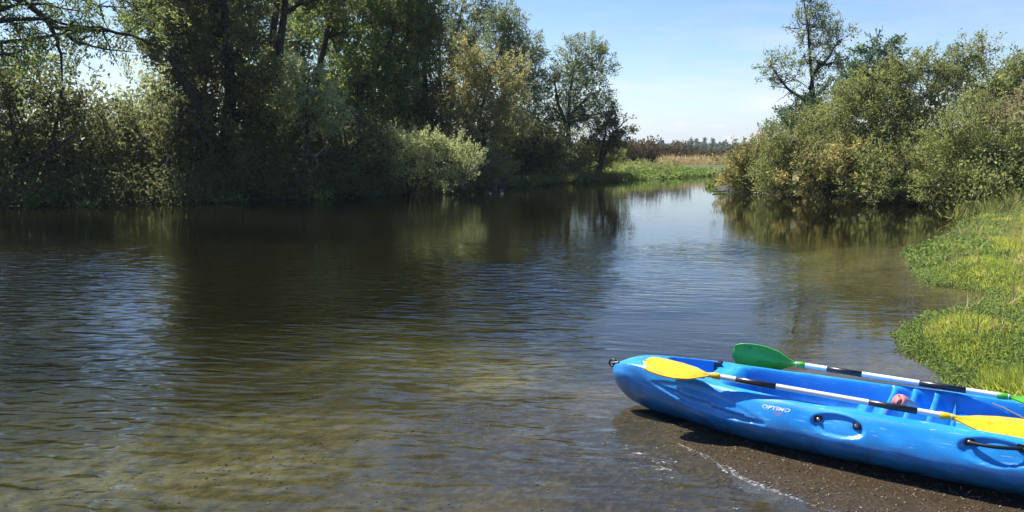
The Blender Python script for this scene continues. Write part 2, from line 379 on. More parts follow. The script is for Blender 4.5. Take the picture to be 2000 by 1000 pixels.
def build_water():
    bm = bmesh.new()
    x0, x1, y0, y1, zb = -75, 65, -22, 72, -2.4
    nx, ny = 60, 60
    vs = [bm.verts.new(p) for p in ((x0, y0, 0), (x1, y0, 0), (x1, y1, 0), (x0, y1, 0), (x0, y0, zb), (x1, y0, zb), (x1, y1, zb), (x0, y1, zb))]
    for f in ((0, 1, 2, 3), (7, 6, 5, 4), (0, 4, 5, 1), (1, 5, 6, 2), (2, 6, 7, 3), (3, 7, 4, 0)):
        bm.faces.new([vs[i] for i in f])
    me = bpy.data.meshes.new('water'); bm.to_mesh(me); bm.free()
    m, t, out = newmat('river_water')
    Lk = t.links.new
    geo = nd(t, 'ShaderNodeNewGeometry')
    sp = nd(t, 'ShaderNodeSeparateXYZ'); Lk(geo.outputs['Position'], sp.inputs[0])
    def mapr(src, a, b, c=0.0, d=1.0):
        q = nd(t, 'ShaderNodeMapRange', interpolation_type='SMOOTHSTEP')
        for k_, v_ in (('From Min', a), ('From Max', b), ('To Min', c), ('To Max', d)): q.inputs[k_].default_value = v_
        Lk(src, q.inputs[0]); return q.outputs[0]
    def math_(op, a, b):
        q = nd(t, 'ShaderNodeMath', operation=op)
        for k_, v_ in enumerate((a, b)):
            if isinstance(v_, (int, float)): q.inputs[k_].default_value = v_
            else: Lk(v_, q.inputs[k_])
        return q.outputs[0]
    def wave(rot, scale, ns, detail, dist=.0):
        mp_ = nd(t, 'ShaderNodeMapping', vector_type='TEXTURE'); mp_.inputs['Rotation'].default_value = (0, 0, R(rot)); mp_.inputs['Scale'].default_value = scale
        Lk(geo.outputs['Position'], mp_.inputs[0])
        q = nd(t, 'ShaderNodeTexNoise', Scale=ns, Detail=detail, Roughness=.5); q.inputs['Distortion'].default_value = dist; Lk(mp_.outputs[0], q.inputs[0])
        return q.outputs[0]
    X, Y = sp.outputs['X'], sp.outputs['Y']
    big = wave(-9, (.40, .125, 1), 1.0, 1.0, .45)      # long low ripples, crests across the view
    mid = wave(9, (.21, .075, 1), 1.0, 1.0, .35)
    fine = wave(-22, (.07, .030, 1), 1.0, 2.0)
    swell = wave(-12, (.95, .24, 1), 1.0, 2.0, .5)
    sw = math_('MULTIPLY', math_('MULTIPLY', swell, .040), math_('MULTIPLY', mapr(Y, 6.5, 9.0, 1.0, .35), mapr(X, -2.6, -1.6, .25, 1.0)))
    h = math_('ADD', math_('MULTIPLY', big, .034), math_('ADD', math_('MULTIPLY', mid, .0120), math_('MULTIPLY', fine, .0007)))
    # breeze: where ripples are strong
    gust = nd(t, 'ShaderNodeTexNoise', Scale=.33, Detail=3.0); 
    mpg = nd(t, 'ShaderNodeMapping'); mpg.inputs['Scale'].default_value = (1, .55, 1); Lk(geo.outputs['Position'], mpg.inputs[0]); Lk(mpg.outputs[0], gust.inputs[0])
    gm = mapr(gust.outputs[0], .40, .60, .32, 1.0)
    left = mapr(X, -.2, 1.0, 1.0, 0.10)                                     # near field: calm towards the kayak
    bandm = math_('MULTIPLY', mapr(Y, 6.5, 8.5), mapr(Y, 11.5, 15, 1.0, .10)) # ruffled band at mid distance
    bandm = math_('MULTIPLY', bandm, mapr(X, 3.2, 5.2, .55, .10))
    leftm = math_('MULTIPLY', left, mapr(Y, 9, 15, 1.0, .09))
    mk = math_('MULTIPLY', math_('MAXIMUM', leftm, bandm), gm)
    mk = math_('ADD', mk, .018)
    hh = math_('MULTIPLY', math_('ADD', h, sw), mk)
    bp = nd(t, 'ShaderNodeBump', Strength=1.0, Distance=1.0); Lk(hh, bp.inputs['Height'])
    fz = nd(t, 'ShaderNodeFresnel', IOR=1.33); Lk(bp.outputs[0], fz.inputs['Normal'])
    gl = nd(t, 'ShaderNodeBsdfGlossy', Roughness=.02); Lk(bp.outputs[0], gl.inputs['Normal'])
    gl.inputs[0].default_value = (1, 1, 1, 1)
    tp = nd(t, 'ShaderNodeBsdfTransparent'); tp.inputs[0].default_value = (.97, .98, .94, 1)
    mx = nd(t, 'ShaderNodeMixShader'); Lk(fz.outputs[0], mx.inputs[0]); Lk(tp.outputs[0], mx.inputs[1]); Lk(gl.outputs[0], mx.inputs[2])
    silt = nd(t, 'ShaderNodeBsdfDiffuse'); silt.inputs[0].default_value = (.17, .15, .055, 1)
    body = nd(t, 'ShaderNodeMixShader', Fac=.03); Lk(tp.outputs[0], body.inputs[1]); Lk(silt.outputs[0], body.inputs[2]); Lk(body.outputs[0], mx.inputs[1])
    Lk(mx.outputs[0], out.inputs['Surface'])
    va = nd(t, 'ShaderNodeVolumeAbsorption', Density=1.8); va.inputs[0].default_value = (.46, .50, .32, 1)
    Lk(va.outputs[0], out.inputs['Volume'])
    w = link('water', me, m)
    tag(w, 'calm shallow river water, rippled on the left', kind='structure')
build_water()

# ------------------------------------------------------------------ trees and bushes
def bezier(p0, p1, p2, n):
    t = np.linspace(0, 1, n)[:, None]
    return (1 - t) ** 2 * p0 + 2 * t * (1 - t) * p1 + t * t * p2

def dirs(n):
    return unit(rng.normal(size=(n, 3)))

def foliage(lobes, step, per, leaf, width, up, spread, dens, hang=0.0, core=1.0):
    """lobes: (centre, radii). Returns leaf arrays and twig paths. Leaves sit along short twigs that leave the lobe outwards."""
    Cs, Ds, vs, twigs, starts = [], [], [], [], []
    for c, r in lobes:
        area = 4 * math.pi * (((r[0] * r[1]) ** 1.6 + (r[0] * r[2]) ** 1.6 + (r[1] * r[2]) ** 1.6) / 3) ** (1 / 1.6)
        n = max(5, int(area / (step * step) * dens))
        d = dirs(n)
        # billows: lumpy radius, and gaps where clumps are missing
        ph = rng.uniform(0, 6.28, 6)
        lump = 1 + .13 * np.sin(4 * d[:, 0] + ph[0]) * np.cos(3.4 * d[:, 2] + ph[1]) + .10 * np.sin(7 * d[:, 2] + ph[2] + 5 * d[:, 0]) 
        keep = (np.sin(5 * d[:, 0] + ph[3]) + np.sin(6 * d[:, 2] + ph[4]) + np.sin(5.5 * d[:, 1] + ph[5])) > -1.75
        d, lump = d[keep], lump[keep]; n = len(d)
        rr = (.45 + .5 * rng.random(n) ** .45) * lump
        p = c + d * rr[:, None] * r
        out = unit(d + np.array((0, 0, up)) + rng.normal(size=(n, 3)) * .45)
        ln = step * rng.uniform(.9, 1.9, n)
        cl = rng.random(n)
        m = rng.poisson(per * 1.75, n) + 2
        idx = np.repeat(np.arange(n), m); k = len(idx)
        tt = rng.random(k)
        base = p[idx] + out[idx] * (ln[idx] * tt)[:, None]
        base[:, 2] -= hang * tt ** 2 * ln[idx]
        base += rng.normal(size=(k, 3)) * (spread * step * (1.0 - .55 * tt))[:, None]
        ld = unit(out[idx] * .8 + rng.normal(size=(k, 3)) * .75 + np.array((0, 0, -.25 * hang)))
        Cs.append(base); Ds.append(ld)
        vs.append(np.clip(.55 * cl[idx] + .45 * rng.random(k) + .06 * rng.normal(size=k), 0, 1))
        sel = rng.random(n) < .35
        for q, o_, l_ in zip(p[sel], out[sel], ln[sel]):
            twigs.append((np.array([q - o_ * .3, q + o_ * l_ * .5, q + o_ * l_]), np.array([.012, .008, .003])))
            starts.append(q)
    Cn, D, v = np.concatenate(Cs), np.concatenate(Ds), np.concatenate(vs)
    Ls = leaf * .98 * rng.uniform(.65, 1.35, len(Cn)); Ws = width * 1.2 * rng.uniform(.7, 1.3, len(Cn))
    for c, r in lobes:       # thick leafage inside each billow
        n = int(core * 70 * (r[0] * r[2] + r[0] * r[1] + r[1] * r[2]) / 3 * (.13 / leaf) ** 1.5)
        if n < 1: continue
        d = dirs(n); p = c + d * r * (rng.random(n) ** .5)[:, None] * .78
        Cn = np.concatenate([Cn, p]); D = np.concatenate([D, dirs(n)]); v = np.concatenate([v, rng.random(n)])
        Ls = np.concatenate([Ls, leaf * 2.2 * rng.uniform(.7, 1.3, n)]); Ws = np.concatenate([Ws, width * 3.2 * rng.uniform(.7, 1.3, n)])
    return Cn, D, Ls, Ws, v, twigs, starts

def tree(name, label, cat, base, Y, trunks, lobes, mat, group=None, leaf=.13, width=.055, step=.42, per=26, up=.5, dens=1.0, spread=.33,
         r0=.2, bark=None, hang=0.0, limbs=3, depth=.85, extra=(), zb=None, core=1.0):
    """base = photo px of the foot; trunks = list of [(px,py,dY)...]; lobes = (px,py,rx,ry,dY) in photo px at distance Y"""
    bx = pos(base, 300, Y)
    gz = float(ground_z(np.array([[bx[0], Y]]))[0][0]) if zb is None else zb
    gz = max(gz, -.15)
    root = empty(name, (bx[0], Y, gz))
    tag(root, label, cat, group)
    k = Y / FPX
    LB = []
    for l in lobes:
        c = pos(l[0], l[1], Y + l[4])
        rx, rz = l[2] * k, l[3] * k
        LB.append((c, np.array((rx, max(.5, min(rx, rz) * depth + .25 * abs(rx - rz)), rz))))
    paths = []
    tp = []
    foot = np.array((bx[0], Y, gz - .15))
    for T in trunks:
        pts = [foot + rng.normal(size=3) * (.08, .08, 0)] + [pos(a, b, Y + c_) for a, b, c_ in T]
        pts = np.array(pts)
        # resample smooth
        n = 14; s = np.linspace(0, len(pts) - 1, n)
        P = np.stack([np.interp(s, np.arange(len(pts)), pts[:, q]) for q in range(3)], 1)
        P[1:-1] = (P[:-2] + 2 * P[1:-1] + P[2:]) / 4
        P += np.cumsum(rng.normal(size=P.shape) * .02, 0) * (np.arange(n) > 0)[:, None]
        rr = r0 * (1 - .8 * np.linspace(0, 1, n) ** .9)
        paths.append((P, rr)); tp.append((P, rr))
    allP = np.concatenate([q[0] for q in tp]) if tp else np.array([foot]); allR = np.concatenate([q[1] for q in tp]) if tp else np.array([r0])
    arr = foliage(LB, step, per, leaf, width, up, spread, dens, hang, core)
    Cn, D, Ls, Ws, v, twigs, starts = arr
    for (c, r) in LB:
        for q in range(limbs):
            tgt = c + dirs(1)[0] * r * rng.uniform(.2, .75)
            dd = np.linalg.norm(allP - tgt, axis=1) + 1.2 * np.maximum(allP[:, 2] - tgt[2] + .3, 0)
            i = int(np.argmin(dd)); s0 = allP[i]
            if np.linalg.norm(s0 - tgt) > 9: continue
            midp = (s0 + tgt) / 2 + np.array((0, 0, .12 * np.linalg.norm(tgt - s0))) + rng.normal(size=3) * .2
            B = bezier(s0, midp, tgt, 9); B[1:-1] += rng.normal(size=(7, 3)) * .05
            rb = min(allR[i] * .6, r0 * .42)
            paths.append((B, np.linspace(rb, .015, 9)))
            for _ in range(4):
                j = rng.integers(2, 8); e_ = B[j] + unit(B[j] - B[j - 1] + rng.normal(size=3) * .6) * rng.uniform(.5, 1.2) * min(1.6, r.mean())
                mm = (B[j] + e_) / 2 + rng.normal(size=3) * .1
                paths.append((bezier(B[j], mm, e_, 5), np.linspace(rb * .4, .007, 5)))
    paths += twigs[:900]
    for ex in extra:   # bare limbs: (list of px points, r0, r1)
        pts = np.array([pos(a, b, Y + c_) for a, b, c_ in ex[0]])
        n = max(6, 3 * len(pts)); s = np.linspace(0, len(pts) - 1, n)
        P = np.stack([np.interp(s, np.arange(len(pts)), pts[:, q]) for q in range(3)], 1)
        P[1:-1] = (P[:-2] + 2 * P[1:-1] + P[2:]) / 4
        paths.append((P + rng.normal(size=P.shape) * .015, np.linspace(ex[1], ex[2], n)))
    link('trunk', tubes('trunk', paths, 6), bark or BARK, root, smooth=True)
    link('crown', tri_leaves('crown', Cn, D, Ls, Ws, v), LM[mat], root)
    return root

NLEAF = 0
# ---- left bank, from near left to far right
tree('overhanging_tree', 'tree at the far left edge reaching a bare arching limb across the top left corner', 'tree', -230, 19,
     [[(-200, 200, 0), (-150, 20, 0), (-90, -60, 0), (0, -260, 0)]],
     [(-60, -10, 90, 60, 0), (20, 20, 60, 32, .3), (70, 95, 60, 28, 0), (20, 120, 50, 40, .4), (150, 35, 50, 26, 0), (215, 5, 70, 28, .5), (235, 70, 45, 20, 0), (0, 70, 60, 30, .5), (60, 50, 50, 26, .3), (110, 10, 50, 24, .2), (170, 60, 40, 18, .2), (280, 20, 40, 26, .5),
      (-150, -150, 150, 70, 0), (40, -190, 130, 70, .4), (210, -230, 110, 70, .6), (330, -300, 90, 60, 0), (100, -320, 130, 80, 0), (-100, -300, 150, 90, 0)],
     'willow_green', leaf=.10, width=.036, step=.36, per=18, dens=.8, r0=.22, hang=.6, limbs=1, up=.0, core=0,
     extra=[([(-150, -10, 0), (0, -14, 0), (50, 4, 0), (92, 40, 0), (120, 58, 0), (200, 60, 0), (262, 70, 0), (305, 88, .3)], .11, .02),
            ([(92, 40, 0), (110, 75, 0), (120, 110, 0), (122, 160, .2)], .06, .015), ([(120, 58, 0), (150, 82, 0), (200, 95, 0), (262, 105, .2)], .05, .01),
            ([(150, 82, 0), (185, 68, 0), (160, 115, 0)], .03, .008), ([(200, 60, 0), (215, 90, 0), (230, 130, 0)], .03, .006)])
tree('willow_bush', 'large dark grey leaved bush at the left edge of the photo, under the bare limb', 'bush', 60, 24.2,
     [[(40, 300, 0), (20, 160, 0)], [(100, 300, 0), (120, 180, 0)], [(-20, 300, 0), (-60, 200, 0)]],
     [(0, 150, 60, 55, 0), (80, 165, 70, 55, .4), (-60, 250, 90, 90, .6), (55, 250, 95, 70, 0), (10, 335, 110, 50, -.3), (150, 200, 45, 45, .6), (130, 300, 80, 65, 0), (120, 365, 90, 30, -.4)],
     'willow_dark', leaf=.11, width=.05, step=.4, per=22, r0=.12, dens=.85, limbs=4,
     extra=[([(-20, 345, -1), (60, 320, -1.2), (110, 290, -1.2), (165, 245, -1)], .08, .02), ([(0, 240, -1), (45, 255, -1.2), (20, 200, -1)], .05, .01)])
tree('willow_bush', 'dark rounded bush in front of the sky gap, right of the big edge bush', 'bush', 235, 25.5,
     [[(230, 300, 0), (215, 230, 0)], [(270, 310, 0), (300, 250, 0)]],
     [(205, 265, 60, 55, 0), (265, 255, 55, 50, .6), (310, 295, 60, 60, .4), (225, 330, 80, 50, -.2), (300, 360, 70, 32, -.5)],
     'willow_dark', leaf=.11, width=.05, step=.4, per=22, r0=.1, dens=.85, limbs=4)
tree('willow_tree', 'small bright backlit willow behind the gap in the left trees', 'tree', 300, 31,
     [[(300, 260, 0), (295, 180, 0)]],
     [(300, 170, 40, 45, 0), (270, 215, 40, 35, .5), (325, 225, 45, 50, 0), (30, 290, 60, 45, 0)],
     'shrub_light', leaf=.11, width=.045, step=.42, per=20, r0=.1, dens=.8)
tree('dense_tree', 'huge dark leaning tree with low black trunk left of the twin trunks', 'tree', 440, 26.5,
     [[(425, 300, 0), (385, 190, -.9), (335, 105, -1.5)], [(440, 300, 0), (450, 180, 0), (440, 40, 0), (430, -90, 0)]],
     [(340, 60, 70, 55, 0), (300, 20, 60, 50, .8), (345, 120, 50, 40, -.6), (430, 20, 75, 65, .4), (400, -80, 110, 60, .4), (420, -190, 110, 80, .4), (460, 110, 65, 70, 0), (380, 190, 50, 70, .3),
      (430, 250, 80, 70, 0), (400, 330, 80, 55, -.3), (480, 345, 80, 45, -.5), (500, 200, 50, 70, .5), (365, 285, 45, 60, .8)],
     'willow_dark', leaf=.13, width=.055, step=.43, per=26, r0=.34, limbs=3,
     extra=[([(420, 300, -1), (380, 240, -1), (345, 265, -1.2), (318, 280, -1.2)], .09, .02), ([(355, 210, -.8), (352, 250, -1), (345, 270, -1)], .07, .03)])
tree('dense_tree', 'olive crowned tree leaning in at the top of the left bank beside twin dark trunks', 'tree', 490, 31,
     [[(480, 200, 0), (465, 60, 0), (470, -120, 0)]],
     [(420, 45, 70, 60, 0), (490, 75, 55, 60, .5), (480, -30, 90, 60, 0), (380, -30, 80, 60, .4), (560, -60, 90, 60, 1), (510, 150, 55, 60, 1)],
     'willow_green', leaf=.13, width=.055, step=.46, per=22, r0=.22)
tree('twin_trunk_tree', 'tall tree with two straight black trunks side by side near the top edge', 'tree', 545, 30.5,
     [[(528, 250, 0), (527, 130, 0), (541, 0, 0), (552, -130, 0)], [(545, 250, .2), (552, 110, .2), (561, 0, .2), (575, -130, .2)]],
     [(520, -110, 80, 60, 0), (600, -120, 90, 60, 0), (560, -210, 110, 70, 0), (650, -20, 60, 40, .8), (600, 285, 75, 60, 0), (545, 320, 70, 50, -.4), (560, 240, 60, 50, 1)],
     'willow_dark', leaf=.13, width=.055, step=.43, per=25, r0=.30, limbs=3)
tree('willow_bush', 'bright leafy bush top lit by the sun below the twin trunks', 'bush', 590, 26.6,
     [[(600, 270, 0), (590, 190, 0)]],
     [(575, 150, 40, 32, 0), (600, 185, 48, 34, 0), (560, 200, 42, 32, .4), (630, 215, 45, 30, .5), (590, 240, 50, 28, .4)],
     'shrub_light', leaf=.12, width=.05, step=.36, per=24, r0=.09, limbs=4, dens=.8)
tree('leaning_tree', 'green tree with slanting limbs in the middle of the left bank', 'tree', 690, 36,
     [[(650, 260, 0), (612, 180, 0), (640, 80, 0), (655, -20, 0), (660, -120, 0)], [(680, 260, 0), (700, 180, .2), (760, 130, .3), (800, 60, .3)], [(650, 260, 0), (690, 175, 0), (745, 120, -.4), (770, 60, 0)]],
     [(640, 40, 60, 45, .4), (700, 30, 65, 45, 0), (770, 25, 60, 50, 0), (690, -60, 110, 50, 0), (800, 80, 55, 50, .6), (745, 120, 65, 45, 0), (790, 150, 55, 45, -.4), (740, 190, 60, 42, -.6),
      (680, 150, 55, 45, .6), (690, 240, 70, 50, 0), (760, 250, 60, 45, .3), (650, 205, 45, 40, .8)],
     'willow_green', leaf=.13, width=.055, step=.45, per=24, r0=.26, limbs=3)
tree('dense_tree', 'dark undergrowth tree at the waterline below the green leaning tree', 'tree', 680, 28.5,
     [[(680, 300, 0), (670, 230, 0)]],
     [(650, 290, 60, 50, .4), (710, 285, 60, 50, .6), (680, 340, 70, 38, 0), (740, 320, 50, 50, .7), (610, 350, 50, 32, 0)],
     'willow_dark', leaf=.12, width=.05, step=.42, per=22, r0=.12, limbs=3)
tree('dark_tree', 'tall blackish green tree standing between the green tree and the gold willow', 'tree', 830, 37,
     [[(835, 250, 0), (830, 120, 0), (825, 0, 0), (820, -60, 0)]],
     [(830, -100, 50, 60, 0), (830, 40, 40, 50, 0), (838, 110, 38, 55, 0), (820, 180, 50, 50, 0), (840, 240, 45, 50, 0), (800, 230, 50, 60, .4), (825, -30, 45, 50, 0), (780, 10, 40, 50, .8)],
     'willow_dark', leaf=.14, width=.07, step=.5, per=28, r0=.2)
tree('tall_willow', 'tall pale willow with thin upright trunks rising behind the gold willow', 'tree', 870, 43,
     [[(862, 200, 0), (855, 80, 0), (856, -60, 0)], [(880, 200, 0), (885, 100, 0), (900, 20, 0), (925, -60, 0)]],
     [(895, 35, 38, 40, 0), (880, 95, 36, 45, 0), (915, 80, 36, 40, .5), (940, 20, 22, 40, 0), (905, 135, 40, 40, 0), (885, 200, 45, 50, 0), (935, -30, 26, 36, 0)],
     'willow_grey', leaf=.15, width=.05, step=.5, per=22, r0=.16, up=.9, bark=BARK_L, dens=.9)
tree('willow_tree', 'broad grey green willow crown behind the gold willow, tallest against the sky', 'tree', 990, 46,
     [[(985, 220, 0), (975, 120, 0), (995, 30, 0)]],
     [(1000, 55, 30, 38, 0), (960, 80, 40, 42, 0), (1020, 110, 38, 40, 0), (985, 130, 45, 45, 0), (1035, 150, 28, 36, 0), (1025, 200, 36, 45, 0), (975, 40, 25, 28, 0), (1040, 100, 20, 22, .5), (1015, 250, 40, 40, 0)],
     'willow_grey', leaf=.15, width=.05, step=.5, per=24, r0=.2, up=.7)
tree('gold_willow', 'yellowing willow with feathery upright golden branches on the left bank', 'tree', 935, 38,
     [[(930, 240, 0), (950, 170, 0), (975, 90, 0)], [(920, 250, 0), (900, 180, 0)], [(945, 250, 0), (1000, 160, 0)]],
     [(908, 115, 30, 38, 0), (940, 140, 34, 38, 0), (905, 175, 34, 40, 0), (955, 185, 40, 42, -.4), (1000, 150, 34, 30, 0), (990, 195, 36, 36, 0), (895, 225, 36, 36, -.4), (940, 235, 48, 42, -.6), (990, 245, 40, 40, -.3)],
     'willow_gold', leaf=.13, width=.04, step=.42, per=26, r0=.16, up=1.1, spread=.26)
tree('willow_tree', 'silver green willow with domed crown standing alone at the end of the left trees', 'tree', 1108, 46,
     [[(1110, 260, 0), (1112, 190, 0), (1125, 110, 0)], [(1110, 260, 0), (1085, 200, 0), (1080, 150, 0)], [(1112, 230, 0), (1150, 190, 0)]],
     [(1140, 105, 36, 30, 0), (1110, 135, 36, 36, 0), (1165, 130, 26, 34, 0), (1085, 180, 36, 34, 0), (1150, 175, 40, 36, .2), (1165, 215, 30, 32, 0), (1095, 230, 40, 34, 0), (1140, 230, 34, 30, .4), (1060, 240, 34, 36, 0)],
     'willow_grey', leaf=.14, width=.05, step=.46, per=22, r0=.2, up=.6, dens=.9)
tree('small_tree', 'small dark tree leaning right over the bank at the end of the left trees', 'tree', 1165, 45.5,
     [[(1185, 280, 0), (1205, 250, 0), (1225, 230, 0)], [(1175, 285, 0), (1180, 240, 0)]],
     [(1200, 232, 22, 16, 0), (1222, 258, 18, 16, 0), (1190, 262, 26, 18, 0), (1208, 280, 20, 14, 0), (1170, 280, 28, 24, 0), (1185, 240, 16, 14, .3)],
     'willow_dark', leaf=.14, width=.06, step=.42, per=20, r0=.12, dens=.85)
tree('willow_tree', 'shadowed leafy tree under the gold willow, dark down to the water', 'tree', 1000, 39,
     [[(1000, 290, 0), (995, 240, 0)], [(1040, 295, 0), (1060, 250, 0)]],
     [(985, 285, 46, 36, 0), (1035, 280, 45, 38, 0), (1080, 285, 45, 34, .5), (1010, 325, 50, 26, -.2), (1070, 320, 50, 22, .3)],
     'willow_dark', leaf=.13, width=.06, step=.43, per=26, r0=.12)
tree('willow_bush', 'low dark bush on the bank between the domed willow and the reeds', 'bush', 1130, 46.5,
     [[(1130, 300, 0), (1135, 280, 0)]],
     [(1110, 300, 40, 28, 0), (1155, 302, 40, 22, 0), (1190, 308, 30, 16, 0), (1130, 322, 50, 12, -.3)],
     'bush_grey', leaf=.14, width=.06, step=.42, per=22, r0=.08)
tree('willow_bush', 'light green willow bush leaning over the water in front of the dark trees', 'bush', 800, 29.3,
     [[(780, 320, 0), (760, 290, 0)], [(810, 320, 0), (815, 280, 0)], [(840, 325, 0), (870, 290, 0)], [(795, 350, -.3), (800, 345, -.3)]],
     [(745, 292, 36, 26, 0), (790, 285, 36, 26, 0), (835, 285, 36, 24, 0), (880, 295, 36, 26, 0), (905, 315, 34, 24, .2), (745, 325, 34, 26, 0), (800, 330, 44, 28, -.4), (860, 335, 40, 24, -.1), (905, 340, 30, 18, 0)],
     'shrub_light', leaf=.10, width=.032, step=.33, per=24, r0=.06, up=.9, spread=.28, limbs=4)
tree('willow_bush', 'brownish straggly bush right of the light green willow bush', 'bush', 965, 34,
     [[(960, 320, 0), (950, 290, 0)], [(975, 325, 0), (990, 300, 0)]],
     [(945, 300, 26, 24, 0), (970, 318, 28, 22, 0), (945, 338, 28, 18, -.2), (985, 338, 22, 13, 0)],
     'bush_grey', leaf=.11, width=.04, step=.38, per=15, r0=.06, bark=DEAD, limbs=4)

tree('tall_tree', 'tall background tree filling the sky behind the leaning dark tree', 'tree', 400, 40,
     [[(400, 200, 0), (395, 60, 0), (390, -60, 0)]],
     [(370, 60, 55, 60, 0), (430, 100, 55, 60, 0), (400, -10, 60, 50, 0), (360, 150, 45, 50, 0), (340, 5, 40, 50, 0)],
     'willow_green', leaf=.17, width=.09, step=.6, per=20, r0=.2)
tree('tall_tree', 'tall background tree filling the sky behind the twin black trunks', 'tree', 580, 41,
     [[(580, 200, 0), (585, 60, 0), (590, -60, 0)]],
     [(560, 50, 55, 60, 0), (620, 90, 55, 60, 0), (600, 0, 60, 50, 0), (640, 160, 60, 50, 0), (545, 150, 50, 55, 0)],
     'willow_grey', leaf=.17, width=.09, step=.6, per=18, r0=.2, dens=.8)
tree('tall_tree', 'tall background tree filling the sky behind the slanting limbs', 'tree', 730, 42,
     [[(730, 200, 0), (735, 60, 0), (740, -60, 0)]],
     [(700, 60, 55, 60, 0), (770, 90, 55, 60, 0), (740, 0, 60, 50, 0), (720, 160, 60, 50, 0), (800, 20, 40, 45, 0)],
     'willow_green', leaf=.17, width=.09, step=.6, per=18, r0=.2, dens=.9)

# ---- right bank
tree('tall_thin_tree', 'tall slender tree with open airy crown standing above the right bank bushes', 'tree', 1600, 34,
     [[(1595, 250, 0), (1588, 180, 0), (1580, 60, 0), (1572, -30, 0)], [(1590, 205, 0), (1545, 175, 0), (1512, 130, 0)], [(1585, 150, 0), (1625, 105, 0), (1650, 75, 0)], [(1590, 190, 0), (1615, 172, 0)]],
     [(1620, 75, 34, 26, 0), (1640, 60, 22, 16, 0), (1600, 110, 28, 22, 0), (1570, 50, 24, 22, 0), (1580, -5, 20, 26, 0), (1515, 125, 24, 18, 0), (1540, 150, 24, 14, 0), (1595, 165, 24, 13, 0), (1570, 100, 22, 22, .4),
      (1625, 120, 26, 18, 0), (1505, 150, 12, 8, 0), (1600, 30, 22, 14, 0), (1588, 188, 16, 7, 0)],
     'willow_grey', core=.12, leaf=.105, width=.045, step=.34, per=17, r0=.12, up=.5, dens=.75, limbs=3,
     extra=[([(1545, 175, 0), (1525, 170, 0), (1500, 168, 0)], .03, .006), ([(1545, 178, 0), (1530, 190, 0), (1515, 200, 0)], .025, .005), ([(1585, 60, 0), (1550, 55, 0), (1524, 52, 0)], .03, .006), ([(1595, 215, 0), (1560, 215, 0), (1520, 222, 0)], .03, .005)])
tree('leafy_tree', 'bright blue green tree behind the big bushes, right of the slender tree', 'tree', 1710, 36,
     [[(1712, 150, 0), (1714, 100, 0)], [(1700, 170, 0), (1660, 150, 0)]],
     [(1715, 95, 28, 20, 0), (1705, 130, 32, 24, 0), (1735, 130, 24, 22, 0), (1660, 145, 26, 18, 0), (1655, 170, 24, 22, 0), (1700, 180, 60, 40, 0)],
     'ash_green', leaf=.15, width=.07, step=.42, per=22, r0=.12)
tree('leafy_tree', 'small dark green tree at the foot of the slender tree', 'tree', 1565, 33,
     [[(1565, 250, 0), (1560, 220, 0)]],
     [(1558, 212, 22, 14, 0), (1545, 240, 28, 18, 0), (1590, 225, 28, 18, 0), (1575, 260, 50, 24, 0), (1600, 205, 14, 10, 0)],
     'ash_green', leaf=.13, width=.06, step=.4, per=22, r0=.1)
tree('river_bush', 'leftmost yellowish bush at the tip of the right bank', 'bush', 1470, 31.5,
     [[(1470, 330, 0), (1450, 310, 0)], [(1475, 330, 0), (1490, 300, 0)]],
     [(1478, 300, 34, 24, 0), (1440, 322, 34, 24, 0), (1475, 340, 40, 24, -.3), (1425, 348, 24, 12, 0), (1500, 285, 24, 18, .5)],
     'bush_yellow', leaf=.10, width=.05, step=.33, per=20, r0=.05, limbs=4)
tree('river_bush', 'grey green bush between the yellowish tip bush and the tallest right bush', 'bush', 1560, 28.5,
     [[(1550, 330, 0), (1540, 270, 0)], [(1570, 330, 0), (1590, 260, 0)]],
     [(1530, 275, 40, 30, 0), (1580, 255, 45, 32, .3), (1510, 320, 36, 36, 0), (1560, 315, 50, 42, -.2), (1545, 355, 46, 24, -.4), (1620, 240, 45, 35, .6), (1595, 290, 45, 40, 0)],
     'bush_grey', leaf=.082, width=.036, step=.35, per=32, r0=.07, limbs=4)
tree('river_bush', 'tallest broad grey green bush in the middle of the right bank', 'bush', 1720, 27,
     [[(1710, 300, 0), (1690, 200, 0)], [(1740, 300, 0), (1780, 180, 0)], [(1700, 300, 0), (1640, 230, 0)], [(1760, 300, 0), (1850, 160, 0)]],
     [(1660, 210, 50, 36, 0), (1715, 165, 50, 34, 0), (1770, 140, 45, 30, 0), (1820, 135, 42, 32, .3), (1700, 225, 60, 42, -.4), (1765, 205, 60, 45, -.3), (1825, 195, 50, 46, 0), (1880, 150, 40, 36, .5), (1640, 265, 50, 40, -.5),
      (1710, 285, 60, 45, -.8), (1780, 270, 60, 50, -.6), (1895, 110, 22, 18, .5), (1920, 95, 16, 12, .5), (1860, 120, 20, 14, .4)],
     'bush_grey', leaf=.082, width=.036, step=.36, per=32, r0=.1, limbs=4)
tree('river_bush', 'bush with yellow leaf clusters hanging to the water in the middle of the right bank', 'bush', 1620, 25,
     [[(1620, 350, 0), (1600, 310, 0)], [(1650, 350, 0), (1660, 310, 0)]],
     [(1600, 330, 42, 34, 0), (1655, 315, 42, 32, 0), (1570, 350, 40, 26, -.2), (1625, 362, 46, 22, -.4), (1680, 350, 36, 30, 0)],
     'bush_yellow', leaf=.10, width=.06, step=.33, per=22, r0=.05, limbs=4)
tree('river_bush', 'dark leaved bush over the waterline right of the yellow leaf clusters', 'bush', 1730, 23.7,
     [[(1730, 350, 0), (1720, 300, 0)], [(1760, 350, 0), (1780, 310, 0)]],
     [(1715, 335, 38, 34, 0), (1765, 325, 40, 34, 0), (1740, 368, 45, 22, -.3), (1800, 340, 36, 34, 0), (1690, 372, 36, 16, -.3), (1795, 378, 36, 16, -.3)],
     'bush_grey', leaf=.085, width=.042, step=.33, per=28, r0=.05, limbs=4)
